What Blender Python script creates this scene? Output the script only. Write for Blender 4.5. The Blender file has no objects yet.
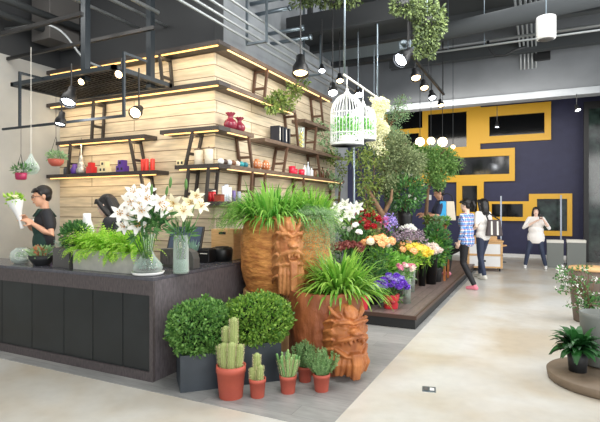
import bpy, math, random
from mathutils import Vector, Matrix, noise
random.seed(11)
C = bpy.context.scene.collection
PI = math.pi
# ------------------------------------------------------------------ camera
EYE = 1.55
FOC = 484.0
YAW = math.atan(237/484)
FW = Vector((-math.sin(YAW), math.cos(YAW), 0))
RT = Vector((math.cos(YAW), math.sin(YAW), 0))
def dr(px): return FW + RT*((px-300)/FOC)
def at(px, py, t):
    p = dr(px)*t; return Vector((p.x, p.y, EYE+(207-py)*t/FOC))
def on_z(px, py, z):
    return at(px, py, (z-EYE)*FOC/(207-py))
def on_y(px, y):
    d = dr(px); return d.x*y/d.y
def on_x(px, x):
    d = dr(px); return d.y*x/d.x
def on_yz(px, py, y):
    t = y/dr(px).y; return EYE+(207-py)*t/FOC
cam = bpy.data.cameras.new('camera'); co = bpy.data.objects.new('camera', cam); C.objects.link(co)
cam.sensor_width = 36; cam.lens = FOC/600*36; cam.shift_y = -4/600
co.location = (0,0,EYE); co.rotation_euler = (PI/2, 0, YAW)
cam.clip_end = 100
bpy.context.scene.camera = co
# ------------------------------------------------------------------ materials
def nt(name):
    m = bpy.data.materials.new(name); m.use_nodes = True
    n = m.node_tree; return m, n, n.nodes['Principled BSDF'], n.links
def S(c): # sRGB 0-255 -> linear
    return tuple(((x/255)/12.92 if x/255 <= .04045 else ((x/255+.055)/1.055)**2.4) for x in c)+(1,)
def mat(name, col, rough=.6, metal=0, col2=None, nscale=8, bump=0, bscale=None, spec=.5, stretch=None):
    m, n, b, L = nt(name)
    b.inputs['Base Color'].default_value = S(col)
    b.inputs['Roughness'].default_value = rough; b.inputs['Metallic'].default_value = metal
    b.inputs['Specular IOR Level'].default_value = spec
    if col2 or bump:
        tc = n.nodes.new('ShaderNodeTexCoord'); mp = n.nodes.new('ShaderNodeMapping')
        L.new(tc.outputs['Object'], mp.inputs[0])
        if stretch: mp.inputs['Scale'].default_value = stretch
    if col2:
        t = n.nodes.new('ShaderNodeTexNoise'); t.inputs['Scale'].default_value = nscale; t.inputs['Detail'].default_value = 6
        L.new(mp.outputs[0], t.inputs['Vector'])
        r = n.nodes.new('ShaderNodeValToRGB'); r.color_ramp.elements[0].position=.32; r.color_ramp.elements[1].position=.68
        r.color_ramp.elements[0].color = S(col); r.color_ramp.elements[1].color = S(col2)
        L.new(t.outputs['Fac'], r.inputs[0]); L.new(r.outputs[0], b.inputs['Base Color'])
    if bump:
        t2 = n.nodes.new('ShaderNodeTexNoise'); t2.inputs['Scale'].default_value = bscale or nscale; t2.inputs['Detail'].default_value=8
        L.new(mp.outputs[0], t2.inputs['Vector'])
        bp = n.nodes.new('ShaderNodeBump'); bp.inputs['Strength'].default_value = bump; bp.inputs['Distance'].default_value=.02
        L.new(t2.outputs['Fac'], bp.inputs['Height']); L.new(bp.outputs[0], b.inputs['Normal'])
    return m
def leafmat(name, c1, c2, rough=.45, trans=.25):
    m, n, b, L = nt(name)
    g = n.nodes.new('ShaderNodeNewGeometry'); r = n.nodes.new('ShaderNodeValToRGB')
    r.color_ramp.elements[0].color = S(c1); r.color_ramp.elements[1].color = S(c2)
    L.new(g.outputs['Random Per Island'], r.inputs[0]); L.new(r.outputs[0], b.inputs['Base Color'])
    b.inputs['Roughness'].default_value = rough
    tr = n.nodes.new('ShaderNodeBsdfTranslucent'); L.new(r.outputs[0], tr.inputs[0])
    mx = n.nodes.new('ShaderNodeMixShader'); mx.inputs[0].default_value = trans
    L.new(b.outputs[0], mx.inputs[1]); L.new(tr.outputs[0], mx.inputs[2])
    L.new(mx.outputs[0], n.nodes['Material Output'].inputs[0])
    return m
def emit(name, col, s):
    m, n, b, L = nt(name)
    b.inputs['Base Color'].default_value = S(col)
    b.inputs['Emission Color'].default_value = S(col); b.inputs['Emission Strength'].default_value = s
    return m
def glassmat(name, tint=(235,245,240), f=.82):
    m, n, b, L = nt(name)
    t = n.nodes.new('ShaderNodeBsdfTransparent'); t.inputs[0].default_value = S(tint)
    b.inputs['Base Color'].default_value = S(tint); b.inputs['Roughness'].default_value=.05; b.inputs['Specular IOR Level'].default_value=.9
    lw = n.nodes.new('ShaderNodeLayerWeight'); lw.inputs[0].default_value=.35
    mr = n.nodes.new('ShaderNodeMapRange'); mr.inputs[3].default_value = 1-f; mr.inputs[4].default_value = .85
    L.new(lw.outputs['Facing'], mr.inputs[0])
    mx = n.nodes.new('ShaderNodeMixShader')
    L.new(mr.outputs[0], mx.inputs[0]); L.new(t.outputs[0], mx.inputs[1]); L.new(b.outputs[0], mx.inputs[2])
    L.new(mx.outputs[0], n.nodes['Material Output'].inputs[0])
    return m
def brickmat(name, c1, c2, mortar, w, h, msize=.004, rough=.6, plane='wall', grain=.25, gs=(1,8,1), bump=.2):
    m, n, b, L = nt(name)
    tc = n.nodes.new('ShaderNodeTexCoord'); sp = n.nodes.new('ShaderNodeSeparateXYZ'); cb = n.nodes.new('ShaderNodeCombineXYZ')
    L.new(tc.outputs['Object'], sp.inputs[0])
    if plane == 'wall':
        ad = n.nodes.new('ShaderNodeMath'); L.new(sp.outputs[0], ad.inputs[0]); L.new(sp.outputs[1], ad.inputs[1])
        L.new(ad.outputs[0], cb.inputs[0]); L.new(sp.outputs[2], cb.inputs[1])
    elif plane == 'floor':
        L.new(sp.outputs[0], cb.inputs[0]); L.new(sp.outputs[1], cb.inputs[1])
    else:
        L.new(sp.outputs[1], cb.inputs[0]); L.new(sp.outputs[0], cb.inputs[1])
    k = n.nodes.new('ShaderNodeTexBrick'); k.inputs['Scale'].default_value=1
    k.inputs['Brick Width'].default_value=w; k.inputs['Row Height'].default_value=h; k.inputs['Mortar Size'].default_value=msize
    k.inputs['Color1'].default_value=S(c1); k.inputs['Color2'].default_value=S(c2); k.inputs['Mortar'].default_value=S(mortar)
    k.offset=.37; k.inputs['Bias'].default_value=0
    L.new(cb.outputs[0], k.inputs['Vector'])
    mp = n.nodes.new('ShaderNodeMapping'); mp.inputs['Scale'].default_value=gs; L.new(cb.outputs[0], mp.inputs[0])
    t = n.nodes.new('ShaderNodeTexNoise'); t.inputs['Scale'].default_value=3; t.inputs['Detail'].default_value=8; L.new(mp.outputs[0], t.inputs['Vector'])
    r = n.nodes.new('ShaderNodeValToRGB'); r.color_ramp.elements[0].position=.3; r.color_ramp.elements[1].position=.7
    r.color_ramp.elements[0].color=(1-grain,)*3+(1,); r.color_ramp.elements[1].color=(1+grain*.2,)*3+(1,)
    L.new(t.outputs['Fac'], r.inputs[0])
    mx = n.nodes.new('ShaderNodeMix'); mx.data_type='RGBA'; mx.blend_type='MULTIPLY'; mx.inputs[0].default_value=1
    L.new(k.outputs['Color'], mx.inputs[6]); L.new(r.outputs[0], mx.inputs[7]); L.new(mx.outputs[2], b.inputs['Base Color'])
    b.inputs['Roughness'].default_value=rough
    bp = n.nodes.new('ShaderNodeBump'); bp.inputs['Strength'].default_value=bump; bp.inputs['Distance'].default_value=.01; bp.invert=True
    L.new(k.outputs['Fac'], bp.inputs['Height']); L.new(bp.outputs[0], b.inputs['Normal'])
    return m
M = {}
M['plank'] = brickmat('plank', (220,205,178), (200,184,156), (120,100,76), 2.3, .155, .006, .6, grain=.3)
M['tile'] = brickmat('tile', (168,168,166), (150,151,150), (134,134,132), 1.2, .2, .003, .38, plane='floor', grain=.22, gs=(2,9,1), bump=.05)
M['deck'] = brickmat('deck', (132,116,112), (112,98,94), (72,62,58), 1.8, .14, .004, .42, plane='floory', grain=.3, gs=(2,10,1))
M['deck_edge'] = mat('deck_edge', (78,58,50), .5)
M['dark'] = mat('dark', (34,36,38), .55); M['canopy'] = mat('canopy', (32,35,38), .7); M['canopymesh'] = mat('canopymesh', (120,130,136), .6, .2)
M['black'] = mat('black', (14,15,17), .45)
M['blackmetal'] = mat('blackmetal', (38,46,52), .45, .3)
M['steel'] = mat('steel', (120,132,140), .35, .8)
M['pipe'] = mat('pipe', (165,170,172), .4, .5)
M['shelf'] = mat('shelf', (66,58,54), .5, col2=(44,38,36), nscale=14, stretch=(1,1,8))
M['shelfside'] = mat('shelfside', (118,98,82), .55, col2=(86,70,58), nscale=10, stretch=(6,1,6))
M['bracket'] = mat('bracket', (54,48,44), .55)
M['bracketr'] = mat('bracketr', (92,66,50), .55)
M['ceil'] = mat('ceil', (58,62,64), .8)
M['wallgrey'] = mat('wallgrey', (158,163,168), .75, col2=(140,145,150), nscale=3)
M['wallleft'] = mat('wallleft', (188,188,182), .7, col2=(172,172,168), nscale=2)
M['walldark'] = mat('walldark', (56,58,60), .75)
M['beam'] = mat('beam', (112,116,120), .75, col2=(104,108,112), nscale=2)
M['navy'] = mat('navy', (50,52,86), .55, col2=(44,46,78), nscale=5)
M['yellow'] = mat('yellow', (245,188,50), .45)
M['paneglass'] = mat('paneglass', (16,18,20), .08)
M['panereflect'] = mat('panereflect', (18,24,24), .1, col2=(58,76,70), nscale=5)  # tree reflections painted into the pane colour as soft green mottling
M['white'] = mat('white', (238,238,236), .5)
M['offwhite'] = mat('offwhite', (225,222,212), .5)
M['counter'] = mat('counter', (92,84,84), .5, col2=(70,64,66), nscale=60, bump=.1, stretch=(1,1,.35))
M['counterside'] = mat('counterside', (110,104,108), .5, col2=(84,79,82), nscale=50, bump=.15, stretch=(1,1,.3))
M['worktop'] = mat('worktop', (92,92,100), .22, col2=(78,78,86), nscale=30)
M['panelblack'] = mat('panelblack', (30,34,36), .3, col2=(38,43,45), nscale=3)
M['terra'] = mat('terra', (196,96,76), .6, col2=(178,84,68), nscale=6)
M['planter'] = mat('planter', (58,66,74), .45, col2=(46,54,62), nscale=5)
M['concrete'] = mat('concrete', (186,184,176), .75, col2=(168,166,160), nscale=12, bump=.1)
M['greybox'] = mat('greybox', (92,90,88), .6)
M['soil'] = mat('soil', (52,40,32), .9, bump=.6, nscale=30)
M['carve'] = mat('carve', (224,156,84), .55, col2=(170,102,50), nscale=9, bump=.7, bscale=16, stretch=(1,1,2.6))
M['carve2'] = mat('carve2', (168,98,58), .5, col2=(124,66,38), nscale=8, bump=.8, bscale=22, stretch=(1,1,.5))
M['head1'] = mat('head1', (204,142,88), .5, col2=(168,104,58), nscale=7, bump=.3, bscale=30)
M['head2'] = mat('head2', (196,124,68), .5, col2=(150,86,46), nscale=7, bump=.3, bscale=30)
M['stump'] = mat('stump', (196,160,112), .7, col2=(160,122,80), nscale=12, stretch=(1,1,.2))
M['glass'] = glassmat('glass')
M['water'] = glassmat('water', (205,222,212), .7)
M['pine'] = mat('pine', (222,180,128), .5, col2=(206,162,108), nscale=10, stretch=(1,1,6))
M['bingrey'] = mat('bingrey', (116,120,116), .5)
M['skin'] = mat('skin', (226,172,140), .5)
M['skinpale'] = mat('skinpale', (240,205,185), .5)
M['hair'] = mat('hair', (24,20,20), .4, bump=.3, nscale=60, stretch=(3,3,.4))
M['denim'] = mat('denim', (44,54,78), .7)
M['jet'] = mat('jet', (26,26,30), .7)
M['stem'] = mat('stem', (84,128,60), .5)
M['bark'] = mat('bark', (128,100,72), .8, col2=(88,66,46), nscale=20, bump=.6, stretch=(1,1,.3))
M['cage'] = mat('cage', (236,238,238), .4)
M['cactus'] = leafmat('cactusm', (176,186,120), (150,168,100), .6, .05)
M['spine'] = leafmat('spine', (216,206,150), (236,228,186), .6, .1)
M['box'] = leafmat('box', (48,104,44), (140,186,96))
M['box2'] = leafmat('box2', (62,116,40), (164,202,88))
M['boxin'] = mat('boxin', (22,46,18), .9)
M['fern'] = leafmat('fern', (74,148,48), (168,218,104), .4, .4)
M['fern2'] = leafmat('fern2', (84,152,44), (178,218,98), .4, .35)
M['lime'] = leafmat('lime', (132,200,50), (212,244,110), .45, .4)
M['rose'] = leafmat('rosem', (96,144,84), (164,196,134), .5, .25)
M['euph'] = leafmat('euph', (96,150,84), (156,192,120), .5, .1)
M['olive'] = leafmat('olive', (92,112,72), (170,182,134), .5, .35)
M['vine'] = leafmat('vine', (60,92,36), (150,166,84), .5, .3)
M['darkleaf'] = leafmat('darkleaf', (34,84,42), (104,156,84), .4, .25)
M['vine2'] = leafmat('vine2', (70,118,52), (150,186,104), .5, .3)
M['topvine'] = leafmat('topvine', (34,50,26), (96,112,62), .7, .1)
M['darkleaf2'] = leafmat('darkleaf2', (20,58,28), (50,110,50), .4, .2)
M['grgreen'] = leafmat('grgreen', (112,152,104), (178,206,158), .5, .3)
M['pearl'] = leafmat('pearl', (206,208,160), (244,242,214), .5, .3)
M['blueg'] = leafmat('blueg', (110,150,138), (160,192,176), .5, .1)
M['blade'] = leafmat('blade', (60,120,60), (120,170,90), .4, .2)
def pet(name, a, b): M[name] = leafmat(name, a, b, .5, .25)
pet('p_white', (250,250,244), (255,255,252)); pet('p_cream', (250,244,200), (255,252,232)); pet('p_red', (150,22,34), (196,40,52))
pet('p_orange', (250,168,92), (255,205,150)); pet('p_burg', (112,56,54), (160,92,84)); pet('p_pink', (220,110,150), (248,176,200))
pet('p_yellow', (250,214,50), (255,238,110)); pet('p_purple', (98,50,180), (148,96,226)); pet('p_lilac', (146,130,214), (190,170,236))
pet('p_hotpink', (226,92,160), (246,140,190)); pet('p_blush', (250,226,214), (255,246,238)); pet('p_stat', (130,110,130), (176,160,172))
# floor concrete
def floormat():
    m, n, b, L = nt('floor_concrete')
    tc = n.nodes.new('ShaderNodeTexCoord')
    def nz(s, d, w=0):
        t = n.nodes.new('ShaderNodeTexNoise'); t.inputs['Scale'].default_value=s; t.inputs['Detail'].default_value=d; t.inputs['Distortion'].default_value=w
        L.new(tc.outputs['Object'], t.inputs['Vector']); return t
    a = nz(.9,4,.4); r = n.nodes.new('ShaderNodeValToRGB')
    e = r.color_ramp.elements; e[0].position=.34; e[0].color=S((196,185,166)); e[1].position=.66; e[1].color=S((216,216,212))
    k = e.new(.5); k.color = S((206,202,192))
    L.new(a.outputs['Fac'], r.inputs[0])
    c = nz(9,8); r2 = n.nodes.new('ShaderNodeValToRGB'); r2.color_ramp.elements[0].position=.35; r2.color_ramp.elements[0].color=(.94,.94,.94,1); r2.color_ramp.elements[1].position=.6
    L.new(c.outputs['Fac'], r2.inputs[0])
    mx = n.nodes.new('ShaderNodeMix'); mx.data_type='RGBA'; mx.blend_type='MULTIPLY'; mx.inputs[0].default_value=1
    L.new(r.outputs[0], mx.inputs[6]); L.new(r2.outputs[0], mx.inputs[7]); L.new(mx.outputs[2], b.inputs['Base Color'])
    b.inputs['Roughness'].default_value=.28; b.inputs['Specular IOR Level'].default_value=.5
    return m
M['floor'] = floormat()
# ------------------------------------------------------------------ mesh builder
class MB:
    def __init__(s): s.v=[]; s.f=[]
    def add(s, vs, fs):
        o=len(s.v); s.v += [tuple(x) for x in vs]; s.f += [tuple(i+o for i in f) for f in fs]; return s
    def bx(s, x0,x1,y0,y1,z0,z1):
        return s.add([(x0,y0,z0),(x1,y0,z0),(x1,y1,z0),(x0,y1,z0),(x0,y0,z1),(x1,y0,z1),(x1,y1,z1),(x0,y1,z1)],
            [(0,3,2,1),(4,5,6,7),(0,1,5,4),(1,2,6,5),(2,3,7,6),(3,0,4,7)])
    def tube(s, pts, r, n=8, sq=1, cap=True):
        pts=[Vector(p) for p in pts]
        if not hasattr(r,'__len__'): r=[r]*len(pts)
        ref=None; vs=[]
        for i,p in enumerate(pts):
            d=(pts[min(i+1,len(pts)-1)]-pts[max(i-1,0)])
            if d.length<1e-9: d=Vector((0,0,1))
            d.normalize()
            if ref is None:
                ref = Vector((1,0,0)) if abs(d.x)<.8 else Vector((0,1,0))
            a=(ref-d*ref.dot(d)).normalized(); b=d.cross(a); ref=a
            for k in range(n):
                th=2*PI*k/n; vs.append(p+a*math.cos(th)*r[i]+b*math.sin(th)*r[i]*sq)
        fs=[]
        for i in range(len(pts)-1):
            for k in range(n):
                fs.append((i*n+k, i*n+(k+1)%n, (i+1)*n+(k+1)%n, (i+1)*n+k))
        if cap: fs.append(tuple(range(n-1,-1,-1))); fs.append(tuple((len(pts)-1)*n+k for k in range(n)))
        return s.add(vs,fs)
    def cap(s, pts, r, n=10):   # tube with round ends
        pts=[Vector(p) for p in pts]
        if not hasattr(r,'__len__'): r=[r]*len(pts)
        s.tube(pts,r,n); s.ell(pts[0],(r[0],)*3,n,6); s.ell(pts[-1],(r[-1],)*3,n,6); return s
    def ell(s, c, r, n=14, m=9, rot=None):
        c=Vector(c); vs=[]; fs=[]
        for i in range(m+1):
            ph=PI*i/m
            for k in range(n):
                th=2*PI*k/n
                p=Vector((r[0]*math.sin(ph)*math.cos(th), r[1]*math.sin(ph)*math.sin(th), r[2]*math.cos(ph)))
                if rot is not None: p=rot@p
                vs.append(c+p)
        for i in range(m):
            for k in range(n):
                fs.append((i*n+k,(i+1)*n+k,(i+1)*n+(k+1)%n,i*n+(k+1)%n))
        return s.add(vs,fs)
    def lathe(s, prof, n=24, c=(0,0,0), closed=True):
        c=Vector(c); vs=[]; fs=[]
        for (r,z) in prof:
            for k in range(n):
                th=2*PI*k/n; vs.append(c+Vector((r*math.cos(th), r*math.sin(th), z)))
        for i in range(len(prof)-1):
            for k in range(n):
                fs.append((i*n+k, i*n+(k+1)%n, (i+1)*n+(k+1)%n, (i+1)*n+k))
        if closed:
            if prof[0][0]>1e-5: fs.append(tuple(range(n-1,-1,-1)))
            if prof[-1][0]>1e-5: fs.append(tuple((len(prof)-1)*n+k for k in range(n)))
        return s.add(vs,fs)
    def leaf(s, p, d, L, W, up=None):
        p=Vector(p); d=Vector(d).normalized()
        u=Vector(up) if up is not None else Vector((random.gauss(0,1),random.gauss(0,1),random.gauss(0,1)))
        a=d.cross(u)
        if a.length<1e-4: a=d.cross(Vector((1,0,.3)))
        a.normalize(); nn=a.cross(d)
        return s.add([p, p+d*L*.5+a*W*.5+nn*W*.15, p+d*L, p+d*L*.5-a*W*.5+nn*W*.15],[(0,1,2,3)])
    def ribbon(s, pts, ws, side=None):
        pts=[Vector(p) for p in pts]; vs=[]; n=len(pts)
        for i,p in enumerate(pts):
            d=(pts[min(i+1,n-1)]-pts[max(i-1,0)]).normalized()
            a=d.cross(Vector((0,0,1))) if side is None else Vector(side)
            if a.length<1e-3: a=Vector((1,0,0))
            a.normalize()
            vs += [p-a*ws[i]/2, p+a*ws[i]/2]
        return s.add(vs,[(2*i,2*i+1,2*i+3,2*i+2) for i in range(n-1)])
    def build(s, name, m, parent=None, smooth=False, bevel=0, rot=None):
        me=bpy.data.meshes.new(name); me.from_pydata(s.v,[],s.f); me.update()
        if smooth: me.polygons.foreach_set('use_smooth',[True]*len(me.polygons))
        me.materials.append(M[m] if isinstance(m,str) else m)
        o=bpy.data.objects.new(name,me); C.objects.link(o)
        if parent: o.parent=parent
        if bevel:
            b=o.modifiers.new('bevel','BEVEL'); b.width=bevel; b.segments=2; b.limit_method='ANGLE'
        return o
    def sculpt(s, name, m, parent=None, voxel=.01, sm=3, disp=0, dscale=.1):
        o=s.build(name,m,parent,True)
        r=o.modifiers.new('remesh','REMESH'); r.mode='VOXEL'; r.voxel_size=voxel; r.use_smooth_shade=True
        if sm:
            k=o.modifiers.new('smooth','SMOOTH'); k.iterations=sm; k.factor=.5
        return o
def thing(name, label, cat, loc=(0,0,0), rz=0, group=None):
    o=bpy.data.objects.new(name,None); C.objects.link(o); o.empty_display_size=.1
    o.location=loc; o.rotation_euler=(0,0,rz); tag(o,label,cat,group); return o
def tag(o, label, cat, group=None, kind=None):
    o['label']=label; o['category']=cat
    if group: o['group']=group
    if kind: o['kind']=kind
    return o
def struct(name, mb, m, parent=None, bevel=0):
    o=mb.build(name,m,parent,bevel=bevel)
    if not parent: o['kind']='structure'
    return o
def dup(root, loc, label, rz=None, scale=None):
    r=root.copy(); C.objects.link(r); r.location=loc; r['label']=label
    if rz is not None: r.rotation_euler=(0,0,rz)
    if scale: r.scale=(scale,)*3
    for ch in list(root.children):
        c=ch.copy(); C.objects.link(c); c.parent=r
        for g in list(ch.children):
            d=g.copy(); C.objects.link(d); d.parent=c
    return r
def rnd(a,b): return random.uniform(a,b)
def sph():
    while True:
        v=Vector((rnd(-1,1),rnd(-1,1),rnd(-1,1)))
        if .05<v.length<=1: return v
# ------------------------------------------------------------------ the setting
WX=-3.77; WY=5.17; OX=-3.52; OY=4.92; LX=-6.73; CX=-3.037; CY=3.257; FY=16.3; CE=5.6
struct('floor', MB().bx(-9,9,-2,FY,-.1,0), 'floor')
b=MB(); b.bx(LX+.02,-1.31,3.1,6.12,0,.004).bx(-1.38,-1.31,6.12,13,0,.004)
struct('trim_1', b, 'tile')
struct('trim_2', MB().bx(-3.77+.01,-1.38,6.12,10.1,.006,.135).bx(-5,-1.38,10.1,13,.006,.135), 'dark')   # stage riser
b=MB(); b.bx(-3.76,-1.385,6.15,13,.13,.168)
struct('trim_3', b, 'deck')
struct('trim_4', MB().bx(-3.76,-1.36,6.11,6.15,.125,.17).bx(-1.385,-1.36,6.15,13,.125,.17), 'deck_edge')
struct('wall_front', MB().bx(LX,WX,WY,WY+.2,0,3.68), 'plank')
struct('wall_side', MB().bx(WX-.2,WX,WY+.2,9.35,0,3.68), 'plank')
struct('wall_pier', MB().bx(WX-.2,WX,9.35,10.1,0,3.68), 'wallgrey')
struct('wall_front_upper', MB().bx(LX,WX,WY,WY+.2,3.68,CE), 'walldark')
struct('wall_side_upper', MB().bx(WX-.2,WX,WY+.2,10.1,3.68,CE), 'wallgrey')
struct('wall_left', MB().bx(LX-.2,LX,-2,WY+.2,0,3.7), 'wallleft')
struct('wall_left_upper', MB().bx(LX-.2,LX,-2,WY+.2,3.7,CE), 'walldark')
struct('ceiling', MB().bx(-9,9,-2,FY,CE,CE+.1), 'ceil')
struct('wall_far', MB().bx(-9,3.2,FY,FY+.2,0,CE), 'navy')
struct('baseboard_far', MB().bx(-9,3.2,FY-.03,FY,0,.11), 'white')
struct('beam_far', MB().bx(-9,6,13.2,13.7,4.3,CE), 'beam')
struct('trim_5', MB().bx(-9,6,13.12,13.2,4.2,4.36).bx(-9,6,13.2,13.5,4.2,4.3), 'wallgrey')
struct('wall_right', MB().bx(3.2,3.4,12.5,FY+.2,0,CE), 'navy')
# black glazed frame at the right of the far wall
b=MB(); b.bx(1.18,1.3,15.7,15.82,0,4.5).bx(1.30,2.6,15.7,15.82,4.3,4.5).bx(2.5,2.6,15.7,15.82,0,4.3)
dn=struct('door_1', b, 'black'); MB().bx(1.3,2.5,15.75,15.77,.02,4.3).build('pane','panereflect',dn)
# yellow-framed windows
def win(i, ox0,oy0,ox1,oy1, gx0,gy0,gx1,gy1, gm='paneglass', extra=None):
    def rc(a,b_,c,d): return on_y(a,FY), on_y(c,FY), on_yz(c,d,FY), on_yz(a,b_,FY)
    X0,X1,Z0,Z1=rc(ox0,oy0,ox1,oy1); x0,x1,z0,z1=rc(gx0,gy0,gx1,gy1)
    b=MB(); y0=FY-.09-.004*i; y1=FY
    b.bx(X0,x0,y0,y1,Z0,Z1).bx(x1,X1,y0,y1,Z0,Z1).bx(x0,x1,y0,y1,Z0,z0).bx(x0,x1,y0,y1,z1,Z1)
    f=struct('window_%d'%i,b,'yellow')
    MB().bx(x0,x1,FY-.03,FY-.02,z0,z1).build('pane',gm,f)
win(1, 480,108,551,140, 489.5,117,544.5,133.5)
win(2, 424,107.5,480.5,153.5, 428.5,115,467,147)
win(3, 384,110,424.5,133, 388,114,423,128.5)
win(4, 384,131,425,186, 391,134.5,419.5,178)
win(5, 424,152.5,515,181, 447,158.5,509.5,174)
win(6, 457,181,484,216, 462.5,186,477.5,212)
win(7, 487.5,201.5,531,221, 492,204,523,217)
win(8, 529,194,572,236, 537,199,567,231, 'panereflect')
# gaps between: yellow bar from window 2 down to 5
# ceiling joists, trays and canopy
for i,(y,z,h) in enumerate([(10.6,5.25,.35),(11.6,5.3,.3),(12.5,5.2,.4)]):
    tag(MB().bx(-3.5,6,y,y+.22,z,CE).build('ceiling_joist','beam' if i==1 else 'ceil'),
        ['grey ceiling joist nearest the hanging vines','paler middle grey ceiling joist','grey ceiling joist just in front of the long pale beam'][i],'joist')
can=thing('ceiling_canopy','dark metal canopy of beams and mesh panels above the birdcages','canopy',(0,0,0))
cv=-3.66
for (y,z0,z1,x1) in [(6.95,4.3,4.62,-1.55),(7.85,4.32,4.5,-1.75),(8.85,4.32,4.5,-1.7)]:
    MB().bx(cv,x1,y,y+.14,z0,z1).build('crossbeam','canopy',can,bevel=.01)
b=MB().bx(cv,-1.7,7.09,7.85,4.42,4.46); b.build('panel','canopy',can)
b=MB()
for k in range(30): b.bx(cv+.02,-1.75,8.0+k*.028,8.012+k*.028,4.40,4.43)
b.bx(cv,-1.75,8.0,8.85,4.45,4.47); b.build('mesh_panel','canopymesh',can)
for x in (-3.3,-2.0):
    for y in (7.0,8.9): MB().bx(x,x+.07,y,y+.07,4.5,CE).build('hanger','dark',can)
# round duct behind the canopy
t=tag(MB().tube([(-3.7,9.6,4.75),(-1.2,9.6,4.95),(2,9.6,5.2)],.16,20).build('air_duct','ceil',None,True),'round grey air duct high behind the dark canopy','duct')
for i,(x,z,y0) in enumerate([(-3.49,3.80,1.0),(-3.44,3.87,1.0),(-3.38,3.94,1.0),(-3.30,4.04,1.2)]):
    tag(MB().tube([(x,y0,z),(x,10,z)],.018,8).build('conduit','pipe',None,True),
        'thin pale conduit running above the top wooden shelf','conduit','conduits above the top shelf')
# conduit hangers
for y in (5.6,7.4):
    tag(MB().bx(-3.56,-3.25,y,y+.04,3.755,3.78).bx(-3.57,-3.55,y,y+.04,3.755,CE).bx(-3.26,-3.24,y,y+.04,3.755,CE).build('conduit_hanger','steel'),
        'steel strap hanger holding the conduits, %s'%('nearer the wall corner' if y<6 else 'farther along the wall'),'hanger')
for i,(y,z) in enumerate([(6.05,4.52),(6.2,4.42),(6.5,4.22),(6.65,4.12)]):
    tag(MB().tube([(WX-.01,y,z),(WX+.5+i*.06,y,z)],.03,10).tube([(WX+.5+i*.06,y,z),(WX+.53+i*.06,y,z)],.045,10).build('pipe_stub','steel',None,True),
        'short grey pipe stub poking from the upper wall beside the canopy','pipe','pipe stubs on the upper wall')
# pipes over the left
LP=[((-5.0,1.2,4.05),(-5.0,5.15,4.05),.022),((-4.55,1.2,4.02),(-4.55,5.15,4.02),.022),((-4.2,1.0,3.95),(-4.2,4.6,3.95),.024),((-6.1,1.5,4.2),(-6.1,5.15,4.2),.05),((-6.35,1.5,4.1),(-6.35,5.15,4.1),.05)]
for i,(a,c,r) in enumerate(LP):
    tag(MB().tube([a,c],r,10).build('ceiling_pipe','pipe' if r<.03 else 'ceil',None,True),
      ['slim pale pipe crossing behind the nearer black post','slim pale pipe between the two black hanging posts','slim pale pipe right of the black posts, nearest the wall corner','thick grey pipe at upper left','thick grey pipe tight in the upper left corner'][i],'pipe')
p=[]
for k in range(15):
    s=k/14; p.append((-5.9+.5*s, 4.3+.5*s, 4.0-.42*(1/(1+math.exp(-9*(s-.5))))-.1*s))
tag(MB().tube([(-6.7,4.28,4.05)]+p,.016,8).build('flexible_hose','pipe',None,True),'pale flexible hose curving down at upper left','hose')
tag(MB().bx(-6.6,-6.2,4.6,5.1,3.95,4.9).build('duct_box','greybox',bevel=.01),'dark boxy duct at upper left corner','duct')
# two long dark bars across the upper left
for (y,z,n_) in [(3.3,3.42,'upper'),(4.3,3.62,'lower')]:
    tag(MB().bx(LX+.02,-4.0,y,y+.035,z,z+.04).build('ceiling_bar','black'),'thin dark bar crossing the upper left, the %s one'%n_,'bar')
# right ceiling
for i in range(5):
    x=-.36+i*.085
    tag(MB().tube([(x,5.5,5.3),(x,13.0,5.3),(x,13.15,5.2),(x,13.19,4.95)],.02,8).build('ceiling_conduit','pipe',None,True),'pale conduit in the bundle running to the far beam','conduit','bundled conduits under the ceiling')
tag(MB().tube([(-3.6,9.76,4.6),(6,9.76,4.6)],.02,8).build('sprinkler_pipe','pipe',None,True),'long thin pale pipe crossing in front of the far beam','pipe')
tag(MB().tube([(-1.9,11.2,5.15),(6,11.2,5.15)],.03,8).build('sprinkler_pipe','pipe',None,True),'long pale pipe higher and behind the thin one, under the joists','pipe')
p=[(-.95,11.15,5.12),(-.93,11.1,4.95),(-.8,11.1,4.78),(-.6,11.1,4.76),(-.42,11.1,4.84),(-.2,11.15,4.9)]
tag(MB().tube(p,.03,8).build('cable_loop','dark',None,True),'dark sagging cable loop beside the conduit bundle','cable')
tag(MB().tube([at(440,0,10.4),at(452,20,10.4),at(454,24,10.4)],.07,12).build('ceiling_pipe','beam',None,True),'short fat grey pipe right of the hanging vines','pipe')
t=thing('cylinder_speaker','white cylindrical speaker hanging beside the conduit bundle','speaker',at(546,28,8))
MB().lathe([(.12,-.19),(.145,-.18),(.15,-.17),(.15,.17),(.145,.18),(.12,.19)],28).build('body','white',t,True)
MB().tube([(0,0,.18),(0,0,CE-t.location.z)],.012,8).build('rod','steel',t)
MB().lathe([(.10,-.2),(.12,-.19)],24).build('grille','greybox',t,True)
p=at(542,51.5,11.9); 
tag(MB().bx(p.x-.18,p.x+.18,13.02,13.12,p.z-.28,p.z+.1).build('junction_box','black',bevel=.01),'black square box on the far beam below the white speaker','box')
for (px,z) in [(457,5.2),(491,5.15)]:
    q=dr(px)*10.5
    tag(MB().tube([(q.x,9.76,4.6),(q.x,9.76,CE)],.008,6).build('hanger_rod','steel'),'thin rod holding the long pale pipe, %s'%('left of two' if px<470 else 'right of two'),'rod')
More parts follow.
